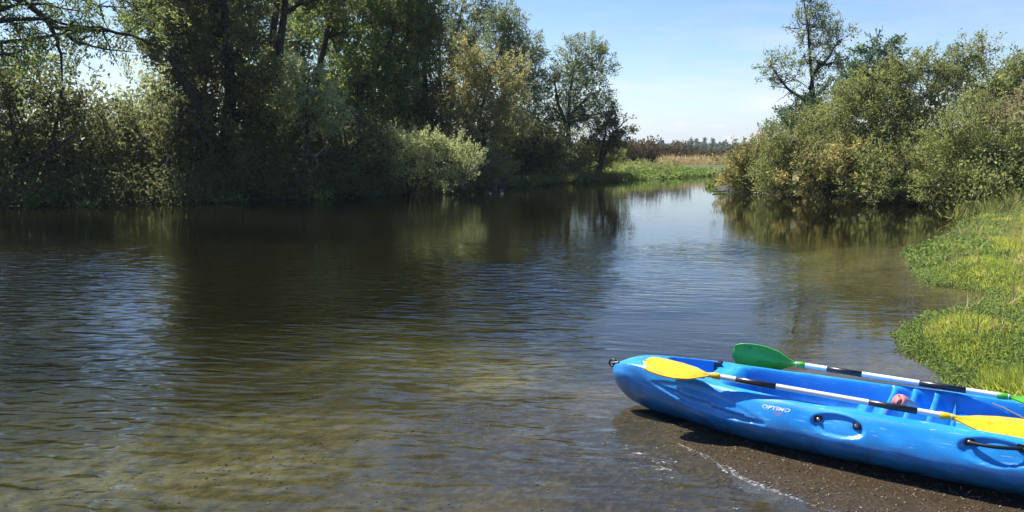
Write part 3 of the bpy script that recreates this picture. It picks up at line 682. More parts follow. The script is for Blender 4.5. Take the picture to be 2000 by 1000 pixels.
tree('river_bush', 'broad olive green bush at the right edge, nearest to the lawn', 'bush', 1900, 22.6,
     [[(1890, 340, 0), (1860, 270, 0)], [(1930, 340, 0), (1980, 260, 0)], [(1900, 350, 0), (1840, 320, 0)]],
     [(1870, 270, 50, 40, .3), (1850, 320, 55, 42, 0), (1920, 300, 60, 50, 0), (1980, 320, 60, 55, .3), (1840, 372, 50, 24, -.4), (1910, 365, 60, 32, -.4), (1985, 380, 50, 28, -.2), (1895, 230, 40, 30, .8), (2050, 340, 60, 60, 0)],
     'bush_olive', leaf=.075, width=.032, step=.34, per=34, r0=.07, limbs=4)
tree('river_bush', 'golden brown bush with bare twiggy branches at the right edge of the photo', 'bush', 1990, 24.6,
     [[(1985, 300, 0), (1965, 240, 0)], [(2010, 300, 0), (2040, 220, 0)]],
     [(1960, 225, 45, 28, -.3), (2010, 215, 45, 32, -.3), (1990, 255, 50, 34, -1), (2060, 240, 60, 50, 0), (1925, 260, 36, 24, -.3)],
     'bush_gold', leaf=.09, width=.04, step=.36, per=17, r0=.07, limbs=5, bark=DEAD)
tree('river_bush', 'green bush crown on the skyline at the upper right corner', 'bush', 1980, 29,
     [[(1980, 260, 0), (1960, 170, 0)], [(1990, 260, 0), (2040, 150, 0)]],
     [(1960, 160, 40, 28, 0), (2010, 150, 45, 34, 0), (1925, 180, 36, 30, 0), (1970, 200, 50, 36, 0), (2060, 180, 70, 60, 0), (1995, 125, 20, 10, 0), (1910, 210, 40, 36, .3)],
     'bush_olive', leaf=.11, width=.05, step=.4, per=24, r0=.08, limbs=4)

# ---- undergrowth that closes the foot of both banks
def scatter_mass(name, label, line, n_clump, per, hgt, leaf, width, mat, depth=3.0, back=1.0, seed=1, zmin=0.1):
    r = np.random.default_rng(seed)
    line = np.array(line, float)
    seg = np.linalg.norm(np.diff(line, axis=0), axis=1); cum = np.concatenate([[0], np.cumsum(seg)])
    s = r.uniform(0, cum[-1], n_clump)
    p = np.stack([np.interp(s, cum, line[:, 0]), np.interp(s, cum, line[:, 1])], 1)
    dv = unit(np.diff(line, axis=0)); i = np.clip(np.searchsorted(cum, s) - 1, 0, len(dv) - 1)
    nrm = np.stack([-dv[i][:, 1], dv[i][:, 0]], 1)
    p += nrm * (back + r.uniform(0, depth, n_clump))[:, None]
    z = np.maximum(ground_z(p)[0], 0)
    hh = hgt * r.uniform(.3, 1, n_clump) * (1 + .4 * vnoise(p, 2.5, seed))
    m = r.poisson(per, n_clump); idx = np.repeat(np.arange(n_clump), m); k = len(idx)
    Cn = np.column_stack([p[idx] + r.normal(size=(k, 2)) * .22, z[idx] + hh[idx] * r.uniform(zmin, 1, k)])
    D = unit(r.normal(size=(k, 3)) + np.array((0, 0, .6)))
    me = leaves_mesh(name, Cn, D, leaf * r.uniform(.6, 1.4, k), width * r.uniform(.7, 1.3, k), np.clip(.5 * r.random(n_clump)[idx] + .5 * r.random(k), 0, 1))
    return tag(link(name, me, LM[mat]), label, kind='stuff')

leftline = [(-24, 19.5), (-14.9, 22.6), (-9.9, 25), (-5.5, 28), (-2.2, 34), (1, 38.5), (5, 45)]
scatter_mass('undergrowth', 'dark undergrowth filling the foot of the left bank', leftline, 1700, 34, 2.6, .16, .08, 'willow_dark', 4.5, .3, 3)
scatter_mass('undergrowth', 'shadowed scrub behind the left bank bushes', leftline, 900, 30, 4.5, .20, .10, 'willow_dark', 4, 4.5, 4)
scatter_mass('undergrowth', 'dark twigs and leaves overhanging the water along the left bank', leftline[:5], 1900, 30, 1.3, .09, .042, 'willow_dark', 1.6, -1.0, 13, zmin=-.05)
rightline = [(13.2, 20.8), (13, 23), (11.5, 25.5), (10.2, 29.5), (9.6, 33)]
scatter_mass('undergrowth', 'shadowed scrub under and behind the right bank bushes', rightline[::-1], 900, 30, 2.4, .14, .07, 'bush_grey', 4, .8, 5)
scatter_mass('undergrowth', 'leaves of the right bank bushes overhanging the water', rightline[::-1], 1000, 26, 1.3, .10, .06, 'bush_grey', 1.3, -.55, 15, zmin=-.02)

def bank_plants(name, label, region, n, hgt, leaf, width, mat, smin, smax, per=16, up=1.0, seed=1, edge=0.0, spread=.10, kind='stuff', vpatch=None, sub=None):
    """leafy clumps on land between smin..smax metres from the water edge, inside a box region"""
    r = np.random.default_rng(seed)
    x0, x1, y0, y1 = region
    q = int(n * 8)
    p = np.column_stack([r.uniform(x0, x1, q), r.uniform(y0, y1, q)])
    if edge: p = p[r.random(q) < np.clip(edge / np.hypot(p[:, 0], p[:, 1]), 0, 1) ** 1.0]
    z, s_, nb, _ = ground_z(p)
    ok = (-s_ > smin) & (-s_ < smax) & (nb < .5)
    if sub is not None: ok &= sub(p)
    p, z, s_ = p[ok][:n], z[ok][:n], s_[ok][:n]
    k0 = len(p); m = r.poisson(per, k0) + 1; idx = np.repeat(np.arange(k0), m); k = len(idx)
    hh = hgt * r.uniform(.5, 1.1, k0) * np.clip(1 + .5 * vnoise(p, .9, seed), .3, 1.6)
    Cn = np.column_stack([p[idx] + r.normal(size=(k, 2)) * spread, np.maximum(z, -.02)[idx] + hh[idx] * r.uniform(0, .8, k) ** .8])
    D = unit(r.normal(size=(k, 3)) + np.array((0, 0, up)))
    pv = np.clip(.5 + .38 * vnoise(p, 1.6, seed + 9), 0, 1)
    me = leaves_mesh(name, Cn, D, leaf * r.uniform(.6, 1.4, k), width * r.uniform(.7, 1.3, k), np.clip(.6 * pv[idx] + .4 * r.random(k), 0, 1))
    return tag(link(name, me, LM[mat]), label, kind=kind)

bank_plants('bank_herbs', 'bright green herbs along the far end of the left bank', (0, 14.5, 36, 58), 2600, .30, .15, .09, 'herb', -.2, 5.5, 16, 1.0, 21, spread=.16)
bank_plants('bank_herbs', 'tall pale seeding weeds behind the far bank herbs', (4, 14, 46, 58), 1100, .6, .16, .06, 'bush_olive', 1.2, 6.0, 16, 1.6, 22, spread=.15, sub=lambda p: (p[:, 0] > 4) & (p[:, 0] < 10.6 + (p[:, 1] - 47) * .2))
bank_plants('bank_reeds', 'upright green reeds standing in the water at the far left bank', (0.5, 6.5, 36, 46), 200, .35, .30, .04, 'reed', -.7, .3, 12, 3.0, 23, spread=.12)
scatter_mass('reed_bed', 'tan dry reeds on the far bank beyond the river bend', [(12, 62), (24, 60), (40, 64)], 2500, 14, .5, .42, .06, 'straw', 12, .0, 7, zmin=0)
scatter_mass('weed_bank', 'dark brown weeds in a line behind the tan reeds', [(-5, 80), (20, 82), (44, 84)], 1500, 16, 1.0, .5, .22, 'brownweed', 6, .0, 8)
scatter_mass('hedge', 'low brownish hedge at the far end of the left bank', [(4, 66), (17, 72)], 800, 24, 2.0, .30, .12, 'brownweed', 4, .0, 9)
scatter_mass('hedge', 'distant green hedge line in front of the far trees', [(20, 330), (140, 330)], 1500, 22, 4.2, 1.5, .9, 'far_green', 20, 0, 10)

# ---- distant trees, one thing each
far_list = [(1212, 291, 9, 7), (1228, 289, 9, 8), (1246, 290, 10, 7), (1262, 289, 8, 8), (1284, 291, 8, 7), (1298, 290, 8, 8), (1312, 289, 9, 9), (1331, 290, 6, 8),
            (1349, 283, 5.5, 13), (1360, 282.5, 4, 12), (1376, 286, 6, 9), (1392, 287, 9, 8), (1408, 291, 9, 6), (1426, 291, 10, 6), (1442, 290, 10, 7)]
far_lab = ['round distant tree just right of the small leaning tree', 'low distant tree, second from the left in the far row', 'broad flat distant tree in the far row above the pale weeds', 'small domed distant tree left of the tan reeds',
           'distant tree above the left end of the tan reeds', 'narrow distant tree beside a broad dark one', 'broad dark distant tree left of the two poplars', 'thin distant tree just left of the two poplars',
           'left and wider of the two upright distant poplars', 'right and slimmer of the two upright distant poplars', 'distant tree with a thin spire rising from its top', 'flat topped distant tree right of the spire',
           'low distant tree right of the flat topped one', 'low wide distant tree near the right bushes', 'distant tree half hidden by the tip of the right bushes']
for (px, py, rx, ry), lb in zip(far_list, far_lab):
    Y = 520 + 60 * rng.random()
    c = pos(px, py, Y); k = Y / FPX; b = np.array((c[0], Y, .8))
    root = tag(empty('distant_tree', tuple(b)), lb, 'tree', 'distant trees on the horizon')
    n = 520
    d = dirs(n); P = c + d * np.array((rx * k, rx * k, ry * k)) * (rng.uniform(.5, 1.05, n) * (1 + .15 * np.sin(5 * d[:, 0] + 4 * d[:, 2] + px)))[:, None]
    P2 = np.column_stack([c[0] + rng.normal(size=160) * rx * k * .5, Y + rng.normal(size=160) * rx * k * .5, rng.uniform(.8, c[2], 160)])
    P = np.concatenate([P, P2])
    if 'spire' in lb:
        P3 = np.column_stack([c[0] + rng.normal(size=90) * .35, Y + rng.normal(size=90) * .35, c[2] + ry * k * .8 + rng.uniform(0, 3.2, 90)])
        P3 = np.concatenate([P3, np.column_stack([c[0] + rng.normal(size=40) * .6, Y + rng.normal(size=40) * .6, c[2] + ry * k * .8 + rng.uniform(1.9, 3.2, 40)])])
        P = np.concatenate([P, P3])
    link('trunk', tubes('trunk', [(np.array([b, (b + c) / 2, c]), np.array([.3, .22, .1]))], 5), BARK, root)
    link('crown', leaves_mesh('crown', P, dirs(len(P)), rng.uniform(.8, 1.6, len(P)), rng.uniform(.5, .9, len(P)), rng.random(len(P))), LM['far_green'], root)

# ---- lawn bank on the right
def lawn():
    r = np.random.default_rng(31)
    q = 900000
    # sample evenly in angle and log distance, so the near blades are the dense ones
    a = r.uniform(.24, .66, q); rho = np.exp(r.uniform(math.log(5.0), math.log(21), q))
    p = np.column_stack([rho * np.sin(a), rho * np.cos(a)])
    z, s_, nb, rt = ground_z(p)
    ok = (s_ < .02) & (nb < .4) & (p[:, 1] < 20.6)
    bald = np.clip(.72 + .45 * vnoise(p, .8, 41), .25, 1)
    ok &= r.random(q) < bald
    p, z, s_ = p[ok][:140000], z[ok][:140000], s_[ok][:140000]
    k = len(p)
    pv = .45 + .28 * vnoise(p, 1.9, 42) + .22 * vnoise(p, .5, 43)
    ht = np.clip(.062 + .03 * vnoise(p, .7, 44), .03, .16) * r.uniform(.5, 1.4, k) * (1 + .03 * np.hypot(p[:, 0], p[:, 1]))
    D = unit(r.normal(size=(k, 3)) * .42 + np.array((.1, -.05, 1)))
    w = .005 + .0009 * np.hypot(p[:, 0], p[:, 1])
    me = leaves_mesh('lawn_grass', np.column_stack([p, z - .005]), D, ht, w, np.clip(.65 * pv + .35 * r.random(k), 0, 1))
    tag(link('lawn_grass', me, LM['grass']), 'short sunlit grass on the right bank', kind='stuff')
    print('lawn', k)
lawn()
lawn_box = (2.4, 15, 4.6, 20)
onright = lambda p: (p[:, 0] > 2.6)
bank_plants('edge_herbs', 'leafy green creeping herbs along the edge of the right lawn', (2.4, 6.6, 4.8, 12), 5200, .10, .024, .014, 'herb', -.22, .75, 12, .8, 51, edge=4.5, spread=.035, sub=onright)
bank_plants('edge_herbs', 'leafy herbs in the grass of the near lawn', (2.8, 6.5, 4.8, 8.2), 2200, .09, .026, .014, 'herb', .3, 3.0, 9, .8, 52, edge=5, spread=.04, sub=onright)
bank_plants('edge_herbs', 'leafy herbs along the far edge of the right lawn', (5, 14, 10, 19), 1500, .14, .05, .028, 'herb', -.2, .8, 12, .8, 53, spread=.07, sub=onright)
bank_plants('edge_reeds', 'green reed blades at the waterline between right bushes and lawn', (10.0, 16, 17.0, 21.5), 90, .22, .30, .03, 'reed', -.45, .6, 12, 1.9, 54, spread=.12, sub=onright)
bank_plants('tall_grass', 'scattered taller grass stalks in the lawn', (3, 14, 5.5, 18), 700, .05, .24, .009, 'straw', .1, 5, 4, 2.2, 55, spread=.05, sub=onright)

def flowers():
    r = np.random.default_rng(61); q = 9000
    p = np.column_stack([r.uniform(2.7, 5.5, q), r.uniform(4.9, 8, q)])
    z, s_, nb, _ = ground_z(p); ok = (s_ < .22) & (s_ > -.9) & (nb < .4); p, z = p[ok][:260], np.maximum(z[ok][:260], 0)
    k = len(p); m = 5
    c = np.column_stack([p, z + r.uniform(.07, .17, k)])
    idx = np.repeat(np.arange(k), m)
    me = leaves_mesh('white_flowers', c[idx] + r.normal(size=(k * m, 3)) * .003, unit(r.normal(size=(k * m, 3)) + (0, 0, .4)), .009, .007, np.ones(k * m))
flowers()

# ---- pebbles on beach and bed
def pebbles(name, label, n, box, size, mat, seed, cond):
    r = np.random.default_rng(seed)
    t = (1 + 5 ** .5) / 2
    iv = unit(np.array([(-1, t, 0), (1, t, 0), (-1, -t, 0), (1, -t, 0), (0, -1, t), (0, 1, t), (0, -1, -t), (0, 1, -t), (t, 0, -1), (t, 0, 1), (-t, 0, -1), (-t, 0, 1)]))
    fi = np.array([(0, 11, 5), (0, 5, 1), (0, 1, 7), (0, 7, 10), (0, 10, 11), (1, 5, 9), (5, 11, 4), (11, 10, 2), (10, 7, 6), (7, 1, 8), (3, 9, 4), (3, 4, 2), (3, 2, 6), (3, 6, 8), (3, 8, 9), (4, 9, 5), (2, 4, 11), (6, 2, 10), (8, 6, 7), (9, 8, 1)])
    p = np.column_stack([r.uniform(box[0], box[1], n * 5), r.uniform(box[2], box[3], n * 5)])
    z, s_, nb, _ = ground_z(p); ok = cond(p, s_, nb); p, z = p[ok][:n], z[ok][:n]; n = len(p)
    sc = size * np.exp(np.clip(r.normal(size=n), -2, 1.5) * .4)[:, None] * r.uniform(.55, 1.2, (n, 3)) * (1, 1, .55)
    th = r.uniform(0, 6.28, n); c_, s2 = np.cos(th), np.sin(th)
    V = iv[None] * sc[:, None] * (1 + .12 * r.normal(size=(n, 12, 1)))
    V = np.stack([V[..., 0] * c_[:, None] - V[..., 1] * s2[:, None], V[..., 0] * s2[:, None] + V[..., 1] * c_[:, None], V[..., 2]], -1)
    V = V + np.column_stack([p, z + sc[:, 2] * .25])[:, None]
    F = fi[None] + 12 * np.arange(n)[:, None, None]
    me = mesh_np(name, V.reshape(-1, 3), F.reshape(-1, 3), 3, {'v': ('FACE', np.repeat(r.random(n), 20))})
    tag(link(name, me, mat, smooth=True), label, kind='stuff')

def pebble_mat():
    m, t, out = newmat('pebble_stone')
    a = nd(t, 'ShaderNodeAttribute', attribute_name='v')
    r = ramp(t, [(0, (.025, .018, .010)), (.45, (.065, .046, .026)), (.85, (.13, .105, .075)), (1, (.24, .21, .165))])
    p = nd(t, 'ShaderNodeBsdfPrincipled', Roughness=.7)
    t.links.new(a.outputs['Fac'], r.inputs[0]); t.links.new(r.outputs[0], p.inputs['Base Color']); t.links.new(p.outputs[0], out.inputs[0])
    return m
PM = pebble_mat()
pebbles('beach_gravel', 'fine brown gravel on the wet beach beside the kayak', 8000, (.7, 3.2, 2.3, 5.0), .0042, PM, 71, lambda p, s, nb: (s < .12))
pebbles('bed_gravel', 'scattered stones on the shallow riverbed', 3500, (-3.5, 2.2, 2.6, 7.5), .0055, PM, 72, lambda p, s, nb: (s > .05) & (np.random.default_rng(5).random(len(p)) < np.clip(.5 + .6 * vnoise(p, .8, 77), .05, 1)))

# white ribbon painted as sky glint where the water meets the beach
def glint():
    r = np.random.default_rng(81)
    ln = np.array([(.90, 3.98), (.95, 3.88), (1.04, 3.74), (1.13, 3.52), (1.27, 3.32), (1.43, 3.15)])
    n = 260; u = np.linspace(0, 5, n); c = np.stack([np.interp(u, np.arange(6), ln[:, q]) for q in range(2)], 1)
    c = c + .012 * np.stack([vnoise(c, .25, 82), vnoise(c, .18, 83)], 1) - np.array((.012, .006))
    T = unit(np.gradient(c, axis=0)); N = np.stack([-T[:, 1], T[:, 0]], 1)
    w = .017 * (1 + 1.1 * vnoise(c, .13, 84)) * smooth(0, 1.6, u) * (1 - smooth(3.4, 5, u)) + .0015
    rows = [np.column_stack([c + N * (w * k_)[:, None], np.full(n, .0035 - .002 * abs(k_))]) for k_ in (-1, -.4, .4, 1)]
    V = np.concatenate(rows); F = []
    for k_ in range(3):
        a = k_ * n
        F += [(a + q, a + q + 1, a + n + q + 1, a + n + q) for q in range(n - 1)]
    me = mesh_np('glint_line', V, np.array(F), 4)
    m, t, out = newmat('painted_glint')
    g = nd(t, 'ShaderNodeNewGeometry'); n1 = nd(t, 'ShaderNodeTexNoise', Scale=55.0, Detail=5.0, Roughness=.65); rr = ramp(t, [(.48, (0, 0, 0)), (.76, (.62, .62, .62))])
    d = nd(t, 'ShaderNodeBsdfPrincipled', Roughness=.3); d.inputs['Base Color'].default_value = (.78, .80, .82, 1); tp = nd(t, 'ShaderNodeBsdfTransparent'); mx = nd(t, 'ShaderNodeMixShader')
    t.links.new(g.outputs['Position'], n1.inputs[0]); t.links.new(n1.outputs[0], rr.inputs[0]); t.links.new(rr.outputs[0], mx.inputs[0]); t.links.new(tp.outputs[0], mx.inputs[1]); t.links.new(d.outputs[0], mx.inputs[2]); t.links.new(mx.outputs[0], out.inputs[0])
    tag(link('glint_line', me, m), 'thin white line painted as sky glint along the waterline of the beach', kind='stuff')
glint()

def litter(name, label, n, region, seed, cond, mat, size):
    r = np.random.default_rng(seed)
    p = np.column_stack([r.uniform(region[0], region[1], n * 6), r.uniform(region[2], region[3], n * 6)])
    z, s_, nb, _ = ground_z(p); ok = cond(p, s_); p, z = p[ok][:n], z[ok][:n]
    D = unit(np.column_stack([r.normal(size=(len(p), 2)), r.normal(size=len(p)) * .12]))
    me = leaves_mesh(name, np.column_stack([p, np.maximum(z, 0) + .006]), D, size * r.uniform(.5, 1.4, len(p)), size * .35 * r.uniform(.6, 1.3, len(p)), r.random(len(p)))
    tag(link(name, me, mat), label, kind='stuff')
litter('fallen_leaves', 'small fallen leaves and bits on the wet beach', 110, (.8, 3, 2.6, 4.6), 91, lambda p, s: s < .05, LM['straw'], .022)
bank_plants('waterline_herbs', 'bright herb tufts at the foot of the left bank', (-16, 3, 21.5, 38), 260, .38, .11, .05, 'herb', -.7, .1, 16, 1.2, 95, spread=.13, sub=lambda p: vnoise(p, 1.6, 96) > .25)

# ---- dead wood at the waterline
def dead_branch(label, Y, lines, r0):
    c = pos(lines[0][0][0], lines[0][0][1], Y)
    root = tag(empty('dead_branch', tuple(c)), label, 'branch')
    paths = []
    for l in lines:
        P = np.array([pos(a, b, Y + d_) for a, b, d_ in l]); n = 3 * len(P); s = np.linspace(0, len(P) - 1, n)
        P = np.stack([np.interp(s, np.arange(len(P)), P[:, q]) for q in range(3)], 1) + rng.normal(size=(n, 3)) * .012
        paths.append((P, np.linspace(r0, r0 * .25, n)))
    o = tubes('wood', paths, 6)
    link('wood', o, DEAD, root, smooth=True)
dead_branch('pale dead branch lying at the waterline on the far left', 22.9, [[(40, 405, 0), (70, 396, 0), (98, 378, .2)], [(52, 402, 0), (88, 403, 0)], [(60, 399, 0), (66, 390, 0), (60, 384, 0)]], .022)
dead_branch('thin dead branch slanting out of the bushes over the water on the left', 25.0, [[(330, 300, 0), (322, 330, -.3), (345, 352, -.6), (352, 372, -.8)], [(322, 330, -.3), (300, 340, -.4)]], .03)
dead_branch('broken grey branch hanging in the dark below the twin trunks', 26.5, [[(640, 285, 0), (615, 305, -.2), (622, 325, -.4), (600, 340, -.5)], [(615, 305, -.2), (590, 300, -.2)]], .028)
dead_branch('pale forked dead branch dipping in the water below the brownish bush', 35.0, [[(940, 345, 0), (968, 356, 0), (996, 362, 0)], [(985, 360, 0), (992, 355, 0)], [(975, 357, 0), (994, 364, 0)]], .03)
dead_branch('bare twisted limb hanging at the foot of the domed willow', 44.5, [[(1080, 278, 0), (1095, 290, 0), (1112, 312, 0)], [(1095, 290, 0), (1112, 284, 0)]], .05)
dead_branch('flat dead branch lying on the water by the leftmost right bank bush', 30.6, [[(1392, 373, 0), (1420, 374, 0), (1450, 371, 0)], [(1410, 373, 0), (1425, 368, 0)]], .03)

# ------------------------------------------------------------------ kayak
KO = np.array((.6464, 4.7137)); KA = np.array((.8374, -.5466)); KN = np.array((KA[1], -KA[0]))
LK = 3.9
def prof(s, pts):
    pts = pts + [(LK - a, b) for a, b in reversed(pts) if LK - a > pts[-1][0]]
    x = np.array([a for a, _ in pts]); y = np.array([b for _, b in pts])
    # monotone-ish smooth interpolation: average of shifted linear interps
    return sum(np.interp(np.clip(s + d_, 0, LK), x, y) for d_ in (-.03, -.015, 0, .015, .03)) / 5 * smooth(0, .06, np.minimum(s, LK - s)) + np.interp(s, x, y) * (1 - smooth(0, .06, np.minimum(s, LK - s)))
PB = [(0, .010), (.012, .044), (.035, .073), (.08, .102), (.16, .132), (.3, .178), (.45, .230), (.62, .286), (.8, .334), (1.1, .376), (1.5, .406), (1.95, .424)]
PC = [(0, .004), (.012, .030), (.035, .052), (.08, .078), (.16, .108), (.3, .150), (.45, .182), (.6, .208), (.8, .232), (1.06, .258), (1.44, .280), (1.95, .300)]
PZ = [(0, .225), (.03, .250), (.1, .278), (.2, .295), (.5, .295), (1.0, .282), (1.5, .284), (1.95, .292)]
PK = [(0, .150), (.012, .115), (.04, .075), (.12, .020), (.25, -.015), (.4, -.025), (1.0, -.025), (1.95, -.015)]

def catmull(P, sub):
    """P (n, k, 2) -> dense"""
    A = np.concatenate([2 * P[:, :1] - P[:, 1:2], P, 2 * P[:, -1:] - P[:, -2:-1]], 1)
    out = []
    for i in range(P.shape[1] - 1):
        p0, p1, p2, p3 = A[:, i], A[:, i + 1], A[:, i + 2], A[:, i + 3]
        for q in range(sub):
            u = q / sub
            out.append(.5 * (2 * p1 + (p2 - p0) * u + (2 * p0 - 5 * p1 + 4 * p2 - p3) * u * u + (3 * p1 - p0 - 3 * p2 + p3) * u ** 3))
    out.append(P[:, -1])
    return np.stack(out, 1)

def bump1(x, a, b, w):
    return smooth(a - w, a + w, x) * (1 - smooth(b - w, b + w, x))

def deck_floor(s, t):
    """height of the inside of the boat"""
    zr = prof(s, PZ)
    f = zr - .006
    f = f - .115 * bump1(s, .335, .60, .03)                                  # bow well
    f = f - .030 * bump1(s, .60, .72, .02) * 0
    cock = smooth(.74, .90, s) * (1 - smooth(2.30, 2.42, s))
    floor = .115 + .02 * smooth(1.0, 1.5, s)
    f = f * (1 - cock) + floor * cock
    # raised seat lip before the foot braces
    f = f + (.085 * smooth(1.36, 1.44, s) - .03 * bump1(s, 1.475, 1.53, .012) * smooth(.0, .05, t + .16)) * (1 - smooth(1.54, 1.57, s)) * (1 - smooth(.12, .2, np.abs(t + .02)))
    # foot braces: saw teeth that drop towards the stern
    ph = (s - 1.555) / .100
    saw = ph - np.floor(ph)
    tooth = .272 - .115 * smooth(.10, .95, saw) 
    tooth = tooth * (1 - smooth(.95, 1.0, saw)) + .272 * smooth(.95, 1.0, saw)
    m = bump1(s, 1.555, 1.86, .004)
    f = f * (1 - m) + tooth * m
    m2 = bump1(s, 1.86, 2.12, .012)
    f = f * (1 - m2) + (.235 - .05 * smooth(1.95, 2.12, s) - .03 * (t / .2) ** 2) * m2
    c2 = bump1(s, 2.62, 3.25, .08)
    f = f * (1 - c2) + .12 * c2
    return f

def ell(s, z, s0, z0, a, b, rot=0.0):
    u, w = s - s0, z - z0
    u, w = u * math.cos(rot) + w * math.sin(rot), -u * math.sin(rot) + w * math.cos(rot)
    return np.sqrt((u / a) ** 2 + (w / b) ** 2)

def build_kayak():
    root = empty('kayak', (KO[0], KO[1], 0))
    root.rotation_euler = (0, 0, math.atan2(KA[1], KA[0]))
    tag(root, 'long blue plastic kayak drawn up on the gravel with two paddles on it', 'kayak')
    def put(name, me, mat, smooth_=True, parent=root):
        o = bpy.data.objects.new(name, me); C.objects.link(o); me.materials.append(mat); o.parent = parent
        if smooth_: me.polygons.foreach_set('use_smooth', np.ones(len(me.polygons), bool))
        return o
    s = np.concatenate([np.geomspace(.004, .1, 26) - .004, np.arange(.102, 2.45, .0055), np.arange(2.45, 3.8, .015), LK - (np.geomspace(.004, .1, 14)[::-1] - .004)])
    s = np.unique(s)
    b, cw, zr, k = prof(s, PB), prof(s, PC), prof(s, PZ), prof(s, PK)
    H = zr - k
    fu = smooth(-.15, 1.0, np.minimum(s, LK - s))
    mixf = lambda a_, b__: a_ + (b__ - a_) * fu
    g = lambda t_, z_: np.stack([t_, z_], -1)
    P = np.stack([g(0 * b, k), g(mixf(.10, .38) * b, k + mixf(.05, .012) * H), g(mixf(.32, .61) * b, k + mixf(.17, .08) * H), g(mixf(.64, .84) * b, k + mixf(.36, .24) * H), g(mixf(.90, .98) * b, k + mixf(.56, .44) * H), g(mixf(.99, .98) * b, k + mixf(.74, .62) * H),
                  g(.5 * (b + cw) + .012 * np.minimum(1, b / .2), k + .86 * H), g(cw + .10 * b, zr - .03 * H), g(cw, zr)], 1)
    out = catmull(P, 8)                       # (ns, m, 2), keel -> crest
    m = out.shape[1]
    # side reliefs (near and far side alike), as a push inwards
    S2 = np.broadcast_to(s[:, None], out.shape[:2]); Zz = out[..., 1]
    T_ = np.gradient(out, axis=1); Nn = unit(np.stack([T_[..., 1], -T_[..., 0]], -1))
    dep = np.zeros(out.shape[:2])
    for (s0, z0, a, bb, dd) in ((REC1[0], REC1[1], .135, .052, .017), (REC2[0], REC2[1], .150, .055, .017), (REC2[0] + .75, REC2[1], .15, .055, .017)):
        e_ = ell(S2, Zz, s0, z0, a, bb)
        dep += dd * (1 - smooth(.80, 1.0, e_))
    # leaf shaped relief on the bow shoulder: raised upper lobe, sunk lower lobe with notches
    u = (S2 - FL[0]) / (FL[1] - FL[0])
    ax = FL[2] + (FL[3] - FL[2]) * u                                  # axis height from tip to tip
    arch = np.clip(np.sin(math.pi * np.clip(u, 0, 1)), 0, 1)
    top = ax + .062 * arch ** .8; low = ax - .040 * arch ** .9
    nt = (u * 3.6) % 1.0
    midl = ax + .006 * arch + .013 * arch * np.where((u > .14) & (u < .92), (nt - .5), 0)
    inside = (u > 0) & (u < 1)
    lower = smooth(0, .006, Zz - low) * (1 - smooth(0, .006, Zz - midl)) * inside
    upper = smooth(0, .006, Zz - midl) * (1 - smooth(0, .010, Zz - top)) * inside
    dep += .015 * lower + .006 * upper * (1 - smooth(0, .05, top - Zz)) 
    # parting seam along the side and slight dents
    dep += .0015 * np.exp(-((Zz - (k + .50 * H)[:, None]) / .0025) ** 2)
    dep += .0016 * np.sin(S2 * 19 + Zz * 30) * np.sin(Zz * 45 + S2 * 7) * (S2 > .1)
    out = out - Nn * dep[..., None]
    # inside
    nv = 90
    w = np.sin(np.linspace(-1, 1, nv) * math.pi / 2)
    w = .55 * w + .45 * np.linspace(-1, 1, nv)
    tin = cw[:, None] * w[None] 
    S3 = np.broadcast_to(s[:, None], tin.shape)
    edge = cw[:, None] - np.abs(tin)
    zr3 = zr[:, None]
    F = deck_floor(S3.ravel(), tin.ravel()).reshape(tin.shape)
    ww = np.where(S3 < .62, .022, .055)
    wall = smooth(.004, .004 + ww, edge)
    zin = zr3 + (F - zr3) * wall
    dish = .010 * smooth(.02, .09, edge) * (S3 < .7)
    zin = zin - dish
    # slot on the bow deck
    sl = np.maximum(np.abs(S3 - .235) / .06, np.abs(tin + .0 - (S3 - .235) * .25) / .008)
    zin = zin - .010 * (1 - smooth(.8, 1.0, sl))
    inn = np.stack([tin, zin], -1)[:, 1:-1]
    near = out                                    # t>0, keel->crest
    far = out[:, ::-1] * (-1, 1)                  # crest->keel on the far side
    ring = np.concatenate([near, inn[:, ::-1], far[:, :-1]], 1)   # closed loop
    ns, nr = ring.shape[:2]
    V = np.stack([np.broadcast_to(s[:, None], (ns, nr)), -ring[..., 0], ring[..., 1]], -1).reshape(-1, 3)
    i = np.arange(ns - 1)[:, None] * nr; j = np.arange(nr)[None]; j2 = (j + 1) % nr
    Fq = np.stack([i + j, i + j2, i + nr + j2, i + nr + j], -1).reshape(-1, 4)
    # caps
    c0 = ring[0].mean(0); c1 = ring[-1].mean(0)
    V = np.concatenate([V, [(-.006, 0, c0[1]), (LK + .006, 0, c1[1])]])
    a0, a1 = ns * nr, ns * nr + 1
    me = bpy.data.meshes.new('hull')
    faces = Fq[:, ::-1].tolist() + [(a0, int(q), int((q + 1) % nr)) for q in range(nr)] + [(a1, int((ns - 1) * nr + (q + 1) % nr), int((ns - 1) * nr + q)) for q in range(nr)]
    me.from_pydata(V.tolist(), [], faces); me.update()
    hull = put('hull', me, kayak_plastic())
    return root, hull, V, faces, put

